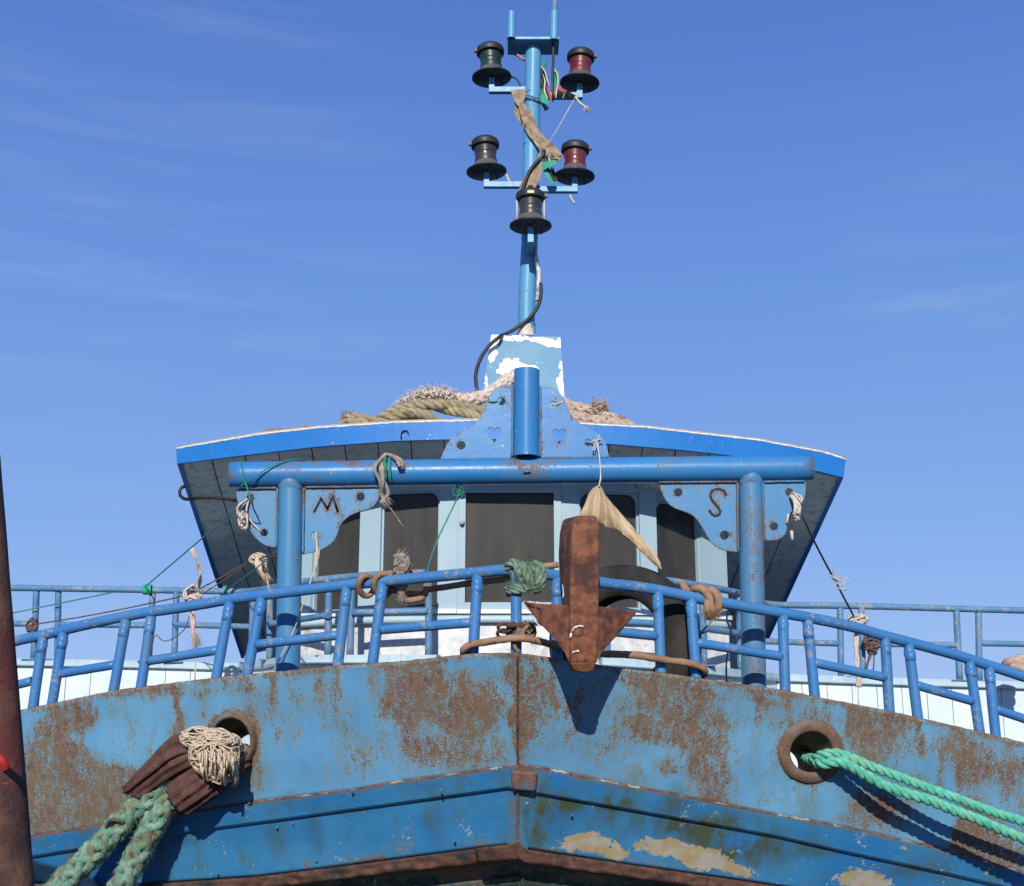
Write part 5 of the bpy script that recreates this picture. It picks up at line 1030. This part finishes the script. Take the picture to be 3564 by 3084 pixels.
m = MB(); tube(m, smooth(A([(790, 510), (830, 530), (870, 560), (905, 575)], MY), .02), .012, 8, True, .4); tag(m.build('rag_strip', simple('pink rag', (.25, .10, .09), (.45, .28, .26), .9, 60)), 'pinkish rag twist tied between the mast and its yoke plate', 'rag')
m = MB()
for y in (925, 945): tube(m, [P(A1, 968 + 95 * math.cos(a), y + 18 * math.sin(2 * a), MY - .068 * abs(math.sin(a)) - .01) for a in [PI * k / 14 for k in range(15)]], .006, 6, True, .3)
tube(m, smooth(A([(975, 950), (968, 1020), (962, 1095)], MY - .07), .02), .004, 6)
tag(m.build('wire_lashing', simple('blue wire', (.05, .12, .20), (.2, .3, .4), .6, 60)), 'blue wire lashing wound round the mast at the upper crossarm', 'wire')
m = MB(); tube(m, smooth(A([(1400, 880), (1390, 920), (1375, 955)], MY - .06), .02), .004, 6); tube(m, [P(A1, 1370, 960, MY - .06), P(A1, 1230, 1210, MY - .08), P(A1, 1070, 1470, MY - .09)], .0032, 6)
tube(m, smooth(A([(1390, 930), (1420, 980), (1470, 1020), (1500, 1050)], MY - .06), .02), .009, 7, True, .3); tuft(m, P(A1, 1490, 1040, MY - .06), (.6, 0, -.8), 70, .07, .25, .0012, 6)
for q in ([(1060, 640), (1095, 690), (1115, 770), (1140, 830)], [(1175, 655), (1205, 700), (1220, 780), (1205, 880), (1198, 945)]): tube(m, smooth(A(q, MY - .08), .02), .006, 6, True, .3)
tag(m.build('string', M_STRING), 'pale twine stretched from the upper right crossarm down to the mast', 'string')
# lines stretched between railing, gantry and roof
def line(R_pts, r, mat, label, name='line', extra=None):
    m = MB(); tube(m, smooth([P(*q) for q in R_pts], .06), r, 6)
    if extra: extra(m)
    return tag(m.build(name, mat), label, 'line')
line([(Z4, 572, 305, 6.80), (Z4, 600, 440, 6.78), (Z4, 632, 560, 6.82), (Z4, 545, 640, 6.9), (Z4, 0, 1103, 8.3), (L1, 1160, 330, 9.27)], .0045, M_GLINE, 'dark green line from the left gusset hole to the cabin railing')
line([(Z4, 540, 508, 6.86), (Z4, 640, 440, 6.78), (Z4, 740, 370, 6.77), (Z4, 860, 315, 6.80), (Z4, 950, 297, 6.86), (Z4, 1030, 300, 6.90)], .0045, M_GLINE, 'bright green line slung over the left end of the gantry beam')
line([(L1, -40, 570, 9.3), (L1, 90, 540, 9.3), (L1, 500, 455, 9.28), (L1, 890, 375, 9.25)], .005, M_GLINE, 'green line slanting under the far left cabin railing')
def ex1(m): tangle(m, P(L1, 265, 640, 9.2), .05, .03, .06, 26, .008, 51)
line([(L1, 270, 630, 9.2), (L1, 700, 560, 8.9), (L1, 1200, 460, 8.6), (L1, 1540, 370, 8.3), (L1, 1990, 130, 7.9), (Z4, 640, 1012, 7.75), (Z4, 820, 938, 7.4)], .0052, M_BLINE, 'brown twine from a knot on the far left railing to the gantry post', extra=ex1)
line([(L1, 1580, 410, 8.3), (L1, 1800, 270, 8.1), (L1, 2000, 130, 7.9)], .004, M_BLINE, 'short brown twine below the long one left of the wheelhouse')
line([(Z4, 485, 1200, 9.0), (Z4, 600, 1110, 8.4), (Z4, 820, 945, 7.0)], .004, M_GLINE, 'green line rising from the cabin railing to the left gantry post')
M_WHIP = simple('green tape', (.02, .28, .17), (.03, .36, .22), .7)
for (R, x0, x1, y, lb) in ((L1, 1150, 1215, 350, 'wide green twine whipping on the left cabin railing where the dark green line ends'), (L1, 1793, 1815, 360, 'narrow green whipping with a trailing end on the cabin railing by the wheelhouse')):
    m = MB(); n_ = 7 if x1 - x0 > 40 else 3; cs = [P(R, x0 + (x1 - x0) * k / (n_ - 1), y, 9.27) for k in range(n_)]; N_ = 14 * n_
    tube(m, [cs[0].lerp(cs[-1], i / N_) + Vector((0, .033 * math.cos(2 * PI * i / 14), .033 * math.sin(2 * PI * i / 14))) for i in range(N_ + 1)], .009, 6)
    if n_ == 3: tube(m, smooth([cs[-1] + Vector((0, .033, 0)), P(L1, 1815, 380, 9.24), P(L1, 1950, 365, 9.2), P(Z4, 700, 1205, 9.0), P(Z4, 815, 1190, 8.8)], .04), .006, 6)
    tag(m.build('rail_lashing', M_WHIP), lb, 'lashing')
def hang(label, Rpts, r, sd, mat=M_STRING, extra=None, name='frayed_cord', k=4):
    m = MB(); rnd = random.Random(sd); base = [P(*q) for q in Rpts]
    for _ in range(k):
        tube(m, smooth([p + Vector((rnd.gauss(0, r * 1.3), rnd.gauss(0, r), 0)) for p in base], .02), r, 6, True, .3)
    if extra: extra(m)
    return tag(m.build(name, mat), label, 'cord')
hang('pale frayed cord tied to the left cabin railing and hanging below it', [(L1, 1545, 360, 8.3), (L1, 1530, 450, 8.28), (L1, 1540, 600, 8.28), (L1, 1550, 720, 8.28)], .009, 61, extra=lambda m: (tangle(m, P(L1, 1545, 390, 8.25), .07, .04, .07, 22, .009, 62), tuft(m, P(L1, 1560, 700, 8.27), (.2, 0, -1), 90, .14, .25, .0016, 63), tube(m, smooth([P(L1, 1555, 720, 8.28), P(L1, 1570, 830, 8.28), P(L1, 1560, 1080, 8.28)], .04), .005, 6)), mat=simple('pinkish cord', (.46, .36, .30), (.60, .48, .42), .9, 30, 200, .4))
hang('whitish cord dangling from the dark green line left of the roof', [(L1, 1535, 15, 7.9), (L1, 1565, 80, 7.9), (L1, 1590, 180, 7.95), (L1, 1600, 260, 8.0), (L1, 1590, 340, 8.1)], .006, 64, k=3)
hang('thin brown cord looped under the left cabin railing', [(L1, 1520, 560, 8.3), (L1, 1480, 660, 8.3), (L1, 1400, 740, 8.3), (L1, 1310, 760, 8.3), (L1, 1240, 715, 8.3), (L1, 1215, 860, 8.3)], .004, 65, mat=M_BLINE, k=1)
hang('frayed cream cord bunch hanging on the brown twine by the gantry post', [(Z4, 700, 960, 7.6), (Z4, 690, 1020, 7.58), (Z4, 720, 1100, 7.58), (Z4, 755, 1120, 7.58)], .008, 66, mat=M_CORD, extra=lambda m: (tangle(m, P(Z4, 695, 985, 7.6), .055, .03, .035, 24, .0055, 67), tangle(m, P(Z4, 725, 1045, 7.6), .03, .025, .07, 20, .0055, 167), tuft(m, P(Z4, 740, 1100, 7.58), (.4, 0, -1), 50, .09, .3, .0012, 68), tube(m, smooth([P(Z4, 755, 1120, 7.58), P(Z4, 768, 1200, 7.58), P(Z4, 765, 1400, 7.6)], .04), .005, 6)), k=6)
hang('pale cord tied through the holes of the left gusset plate', [(Z4, 640, 570, 6.84), (Z4, 580, 610, 6.82), (Z4, 555, 650, 6.82), (Z4, 580, 700, 6.82), (Z4, 600, 740, 6.82)], .006, 69, mat=M_STRING, extra=lambda m: (tangle(m, P(Z4, 595, 715, 6.82), .03, .02, .055, 26, .005, 70), tube(m, smooth([P(Z4, 630, 575, 6.84), P(Z4, 612, 660, 6.83), P(Z4, 650, 730, 6.84), P(Z4, 715, 800, 6.86)], .02), .006, 6)), k=3)
hang('cream string hanging from the lower hole of the M plate', [(Z4, 1098, 850, 6.85), (Z4, 1096, 950, 6.84), (Z4, 1070, 1080, 6.84), (Z4, 1040, 1190, 6.8), (Z4, 1000, 1300, 6.78), (Z4, 930, 1480, 6.77), (Z4, 810, 1760, 6.74)], .0038, 71, mat=M_CORD, extra=lambda m: tube(m, smooth([P(Z4, 1098, 850, 6.84), P(Z4, 1103, 940, 6.83), P(Z4, 1092, 1065, 6.83)], .02), .007, 6, True, .3), k=1)
hang('grey and green frayed rope hung over the gantry beam', [(Z4, 1670, 355, 6.76), (Z4, 1655, 300, 6.78), (Z4, 1610, 265, 6.82), (Z4, 1570, 280, 6.80), (Z4, 1550, 360, 6.77), (Z4, 1545, 450, 6.77), (Z4, 1565, 530, 6.80), (Z4, 1585, 600, 6.80)], .0115, 72, mat=M_GREY, extra=lambda m: (tuft(m, P(Z4, 1580, 570, 6.8), (.2, -.1, -1), 90, .08, .25, .001, 73), tube(m, smooth([P(Z4, 1600, 620, 6.8), P(Z4, 1650, 690, 6.8), P(Z4, 1700, 765, 6.8)], .03), .0035, 6)), k=3)
hang('green twine strands hung over the gantry beam beside the grey rope', [(Z4, 1570, 270, 6.785), (Z4, 1568, 340, 6.76), (Z4, 1572, 440, 6.77)], .005, 74, mat=M_GLINE, extra=lambda m: [tube(m, smooth([P(Z4, 1598 + k * 4, 285, 6.785), P(Z4, 1598 + k * 5, 360, 6.76), P(Z4, 1606 + k * 5, 455, 6.77)], .03), .004, 5) for k in range(3)], k=3)
hang('green net line from the beam down to the bow railing before the centre window', [(Z5, 560, 330, 6.9), (Z5, 530, 400, 6.85), (Z5, 410, 700, 6.75), (Z5, 350, 880, 6.6), (Z5, 290, 1000, 6.42)], .0045, 75, mat=M_GLINE, extra=lambda m: (tangle(m, P(Z5, 545, 350, 6.87), .035, .02, .05, 22, .003, 76)), k=1)
def whips(m):
    rnd = random.Random(80)
    for k in range(7): tube(m, smooth([P(Z6, 1225 + rnd.uniform(0, 20), 515, 6.84), P(Z6, 1260 + rnd.uniform(-10, 30), 570 + rnd.uniform(-10, 10), 6.80), P(Z6, 1270 + rnd.uniform(-15, 20), 650, 6.8)], .02), .006, 6, True, .2)
    tangle(m, P(Z6, 1270, 640, 6.8), .02, .015, .04, 14, .005, 81); tube(m, smooth([P(Z6, 1215, 640, 6.85), P(Z6, 1205, 700, 6.85)], .02), .007, 6); tube(m, smooth([P(Z6, 1235, 750, 6.85), P(Z6, 1240, 810, 6.85)], .02), .009, 6, True, .3)
hang('pale cord lashed through the upper hole of the right gusset plate', [(Z6, 1240, 500, 6.84), (Z6, 1300, 530, 6.82), (Z6, 1295, 570, 6.82)], .005, 82, extra=whips, k=3)
def ex2(m): tangle(m, P(Z6, 1665, 1345, 7.6), .05, .03, .04, 24, .007, 83)
line([(Z6, 1300, 640, 6.84), (Z6, 1400, 850, 7.1), (Z6, 1500, 1040, 7.35), (Z6, 1655, 1330, 7.6)], .006, M_DLINE, 'dark line from the right gusset plate down to the right cabin railing')
hang('wispy pale fibres caught on the dark line right of the roof', [(Z6, 1490, 1040, 7.33), (Z6, 1520, 1060, 7.33), (Z6, 1560, 1080, 7.33)], .003, 84, extra=lambda m: (tangle(m, P(Z6, 1565, 1090, 7.33), .05, .03, .05, 14, .002, 85), tuft(m, P(Z6, 1495, 1030, 7.34), (.3, 0, .3), 20, .05, .6, .001, 86)), k=2)
hang('pale cord skein hanging from a knot behind the right bow railing', [(RR, 945, 410, 7.6), (RR, 935, 540, 7.6), (RR, 945, 700, 7.6), (RR, 960, 860, 7.6)], .008, 87, extra=lambda m: (tangle(m, P(RR, 945, 415, 7.58), .07, .04, .045, 30, .008, 88), tube(m, smooth([P(RR, 950, 700, 7.6), P(RR, 948, 860, 7.6), P(RR, 950, 985, 7.6)], .04), .004, 6)), k=5)
hang('brown frayed cord knotted on the right cabin railing post', [(RR, 1045, 560, 9.15), (RR, 1030, 640, 9.15), (RR, 990, 735, 9.15)], .008, 89, mat=M_BLINE, extra=lambda m: (tangle(m, P(RR, 1045, 565, 9.15), .07, .05, .08, 24, .011, 90), tube(m, smooth([P(RR, 1050, 600, 9.15), P(RR, 1055, 680, 9.15), P(RR, 1050, 745, 9.15)], .04), .005, 6)), k=2)
hang('grey twine hanging beside the right gantry post', [(Z6, 820, 1240, 7.4), (Z6, 812, 1330, 7.4), (Z6, 822, 1430, 7.4), (Z6, 808, 1600, 7.4), (Z6, 805, 1750, 7.4)], .006, 91, mat=M_GREY, extra=lambda m: (tuft(m, P(Z6, 860, 1260, 7.3), (-.2, 0, -1), 40, .1, .5, .001, 92), tube(m, [P(Z6, 620, 1440, 6.7), P(Z6, 780, 1270, 7.0), P(Z6, 880, 1150, 7.3)], .006, 6)), k=1)
m = MB(); tube(m, smooth([P(Z4, 190, 480, 8.12), P(Z4, 155, 500, 8.1), P(Z4, 152, 545, 8.1), P(Z4, 190, 572, 8.12), P(Z4, 260, 565, 8.2), P(Z4, 400, 562, 8.25), P(Z4, 545, 582, 8.3)], .03), .012, 8); tag(m.build('cable', M_CABLE), 'black cable looped round the left edge of the wheelhouse roof', 'cable')
m = MB(); tube(m, smooth([P(Z4, x, y, roofY(820) - .012) for x, y in [(1682, 152), (1690, 106), (1712, 96), (1730, 102), (1732, 120)]], .006), .0045, 6); tag(m.build('wire_hook', M_CABLE), 'small bent black wire hook on the blue roof fascia', 'wire')
m = MB(); tube(m, smooth([P(C3, 1140, 446, 6.85), P(C3, 1100, 448, 6.84), P(C3, 1068, 444, 6.86)], .02), .005, 6); tag(m.build('line', M_GLINE), 'short green line through the upper left hole of the scalloped plate', 'line')
m = MB(); tube(m, smooth([P(C3, 1480, 470, 6.86), P(C3, 1510, 462, 6.84), P(C3, 1560, 440, 6.86)], .02), .0055, 6); tag(m.build('string', M_STRING), 'short pale string through the upper right hole of the scalloped plate', 'string')
# object at the right frame edge: coil of rope on the cabin top
m = MB(); q = [P(RR, 1960, 735, 8.9), P(RR, 2000, 700, 8.85), P(RR, 2060, 690, 8.85), P(RR, 2120, 700, 8.85)]; rope(m, q, .06, 3, 6, 21, .1); q = [P(RR, 1985, 750, 8.85), P(RR, 2040, 735, 8.82), P(RR, 2120, 745, 8.82)]; rope(m, q, .05, 3, 6, 22, .1)
tag(m.build('rope', M_ROPEB), 'pinkish rope hung on the far right cabin railing', 'rope')
# foreground post
pst = thing('rusty_post', 'rusty brown steel post standing in the left foreground', 'post', (P(D, -60, 1792, 3.2).x, ys(3.2), 0))
m = MB(); pa, pb = P(D, -66, 900, 3.2), P(D, 0, 1792, 3.2); dd = pb - pa; k = (pa.z + dd.z - 0.0) / -dd.z
end = pb + dd * (pb.z / -dd.z); tube(m, [(pa + dd * .03).lerp(end, i / 60) for i in range(61)], .080, 32, True, .01); m.build('shaft', M_POST, pst)
m = MB(); tube(m, [ (pa + dd * .03).lerp(end, i / 60) + Vector((-.02, -.088, 0)) for i in range(61)], .022, 10, True, .05); m.build('rib', M_POST, pst)
m = MB(); tube(m, smooth([P(D, -14, 1525, 3.07), P(D, 4, 1538, 3.06), P(D, 13, 1556, 3.07)], .004), .010, 8); tag(m.build('cord', M_REDR), 'red cord end hooked on the rusty foreground post', 'cord')

# ---------------------------------------------------------------- light, sky, camera
SUN_EL = math.radians(27); SUN_AZ = math.radians(-4)     # azimuth measured from straight behind the viewer, negative = left
to_sun = Vector((math.sin(SUN_AZ) * math.cos(SUN_EL), -math.cos(SUN_AZ) * math.cos(SUN_EL), math.sin(SUN_EL)))
sl = bpy.data.lights.new('sun', 'SUN'); sl.energy = 5.0; sl.angle = math.radians(.5); sl.color = (1, .945, .86)
so_ = bpy.data.objects.new('sun', sl); col.objects.link(so_); so_.rotation_euler = (-to_sun).to_track_quat('-Z', 'Y').to_euler(); so_.location = (0, -5, 12)
w = bpy.data.worlds.new('World'); sc.world = w; w.use_nodes = True; nt = w.node_tree; nt.nodes.clear()
SKYK = 11.0
out_ = nt.nodes.new('ShaderNodeOutputWorld'); bg = nt.nodes.new('ShaderNodeBackground'); sky = nt.nodes.new('ShaderNodeTexSky')
sky.sky_type = 'NISHITA'; sky.sun_disc = False; sky.sun_elevation = SUN_EL; sky.sun_rotation = math.atan2(to_sun.x, to_sun.y); sky.air_density = 1.0; sky.dust_density = 0; sky.ozone_density = 2.0
bg.inputs['Strength'].default_value = .095
tint = nt.nodes.new('ShaderNodeMix'); tint.data_type = 'RGBA'; tint.blend_type = 'MULTIPLY'; tint.inputs[0].default_value = 1; tint.inputs[7].default_value = (1, 1, 1, 1)
tc_ = nt.nodes.new('ShaderNodeTexCoord'); mp_ = nt.nodes.new('ShaderNodeMapping'); mp_.inputs['Rotation'].default_value = (0, math.radians(-16), 0); mp_.inputs['Scale'].default_value = (1.3, 1.3, 16)
nz = nt.nodes.new('ShaderNodeTexNoise'); nz.inputs['Scale'].default_value = 2.2; nz.inputs['Detail'].default_value = 7; nz.inputs['Roughness'].default_value = .6; nz.inputs['Distortion'].default_value = .4
mr = nt.nodes.new('ShaderNodeMapRange'); mr.interpolation_type = 'SMOOTHSTEP'; mr.inputs[1].default_value = .44; mr.inputs[2].default_value = .85; mr.inputs[4].default_value = .15
cl = nt.nodes.new('ShaderNodeMix'); cl.data_type = 'RGBA'; cl.inputs[7].default_value = (5.2, 6.2, 8.2, 1)
L = nt.links.new
sx_ = nt.nodes.new('ShaderNodeSeparateXYZ'); L(tc_.outputs['Generated'], sx_.inputs[0])
rp = nt.nodes.new('ShaderNodeValToRGB'); L(sx_.outputs[2], rp.inputs[0]); e = rp.color_ramp.elements
e[0].position = 0; e[0].color = (.30, .47, .86, 1); e[1].position = .62; e[1].color = (.070, .165, .53, 1)
for p_, c_ in ((.12, (.225, .40, .82, 1)), (.34, (.140, .300, .745, 1)), (.50, (.098, .215, .635, 1))): q_ = e.new(p_); q_.color = c_
gm = nt.nodes.new('ShaderNodeMix'); gm.data_type = 'RGBA'; gm.blend_type = 'MULTIPLY'; gm.inputs[0].default_value = 1; gm.inputs[7].default_value = (SKYK, SKYK, SKYK, 1); L(rp.outputs[0], gm.inputs[6])
mm = nt.nodes.new('ShaderNodeMix'); mm.data_type = 'RGBA'; mm.inputs[0].default_value = .88; L(sky.outputs[0], mm.inputs[6]); L(gm.outputs[2], mm.inputs[7])
L(mm.outputs[2], tint.inputs[6]); L(tc_.outputs['Generated'], mp_.inputs[0]); L(mp_.outputs[0], nz.inputs['Vector']); L(nz.outputs[0], mr.inputs[0])
def wn(t, **k):
    x = nt.nodes.new(t)
    for a_, b_ in k.items(): setattr(x, a_, b_)
    return x
ma = wn('ShaderNodeMapRange', interpolation_type='SMOOTHSTEP'); L(sx_.outputs[0], ma.inputs[0]); ma.inputs[1].default_value = .02; ma.inputs[2].default_value = -.22; ma.inputs[4].default_value = 1.15
vd = wn('ShaderNodeVectorMath', operation='DISTANCE'); L(tc_.outputs['Generated'], vd.inputs[0]); vd.inputs[1].default_value = (.345, .882, .322)
mb_ = wn('ShaderNodeMapRange', interpolation_type='SMOOTHSTEP'); L(vd.outputs['Value'], mb_.inputs[0]); mb_.inputs[1].default_value = .13; mb_.inputs[2].default_value = .0; mb_.inputs[4].default_value = 2.0
mx_ = wn('ShaderNodeMath', operation='MAXIMUM'); L(ma.outputs[0], mx_.inputs[0]); L(mb_.outputs[0], mx_.inputs[1])
mu_ = wn('ShaderNodeMath', operation='MULTIPLY'); L(mx_.outputs[0], mu_.inputs[0]); L(mr.outputs[0], mu_.inputs[1]); L(mu_.outputs[0], cl.inputs[0]); L(tint.outputs[2], cl.inputs[6]); L(cl.outputs[2], bg.inputs[0]); L(bg.outputs[0], out_.inputs[0])
cam = bpy.data.cameras.new('camera'); co = bpy.data.objects.new('camera', cam); col.objects.link(co); sc.camera = co
co.location = (0, 0, CAMZ); co.rotation_euler = (PI / 2 + PITCH, 0, 0)
cam.sensor_fit = 'HORIZONTAL'; cam.sensor_width = 36; cam.lens = 36 * F / 3564; cam.clip_end = 2000; cam.clip_start = .05
sc.view_settings.view_transform = 'Standard'; sc.view_settings.look = 'None'; sc.view_settings.exposure = 0; sc.view_settings.gamma = 1
sc.render.resolution_x = 1024; sc.render.resolution_y = 886
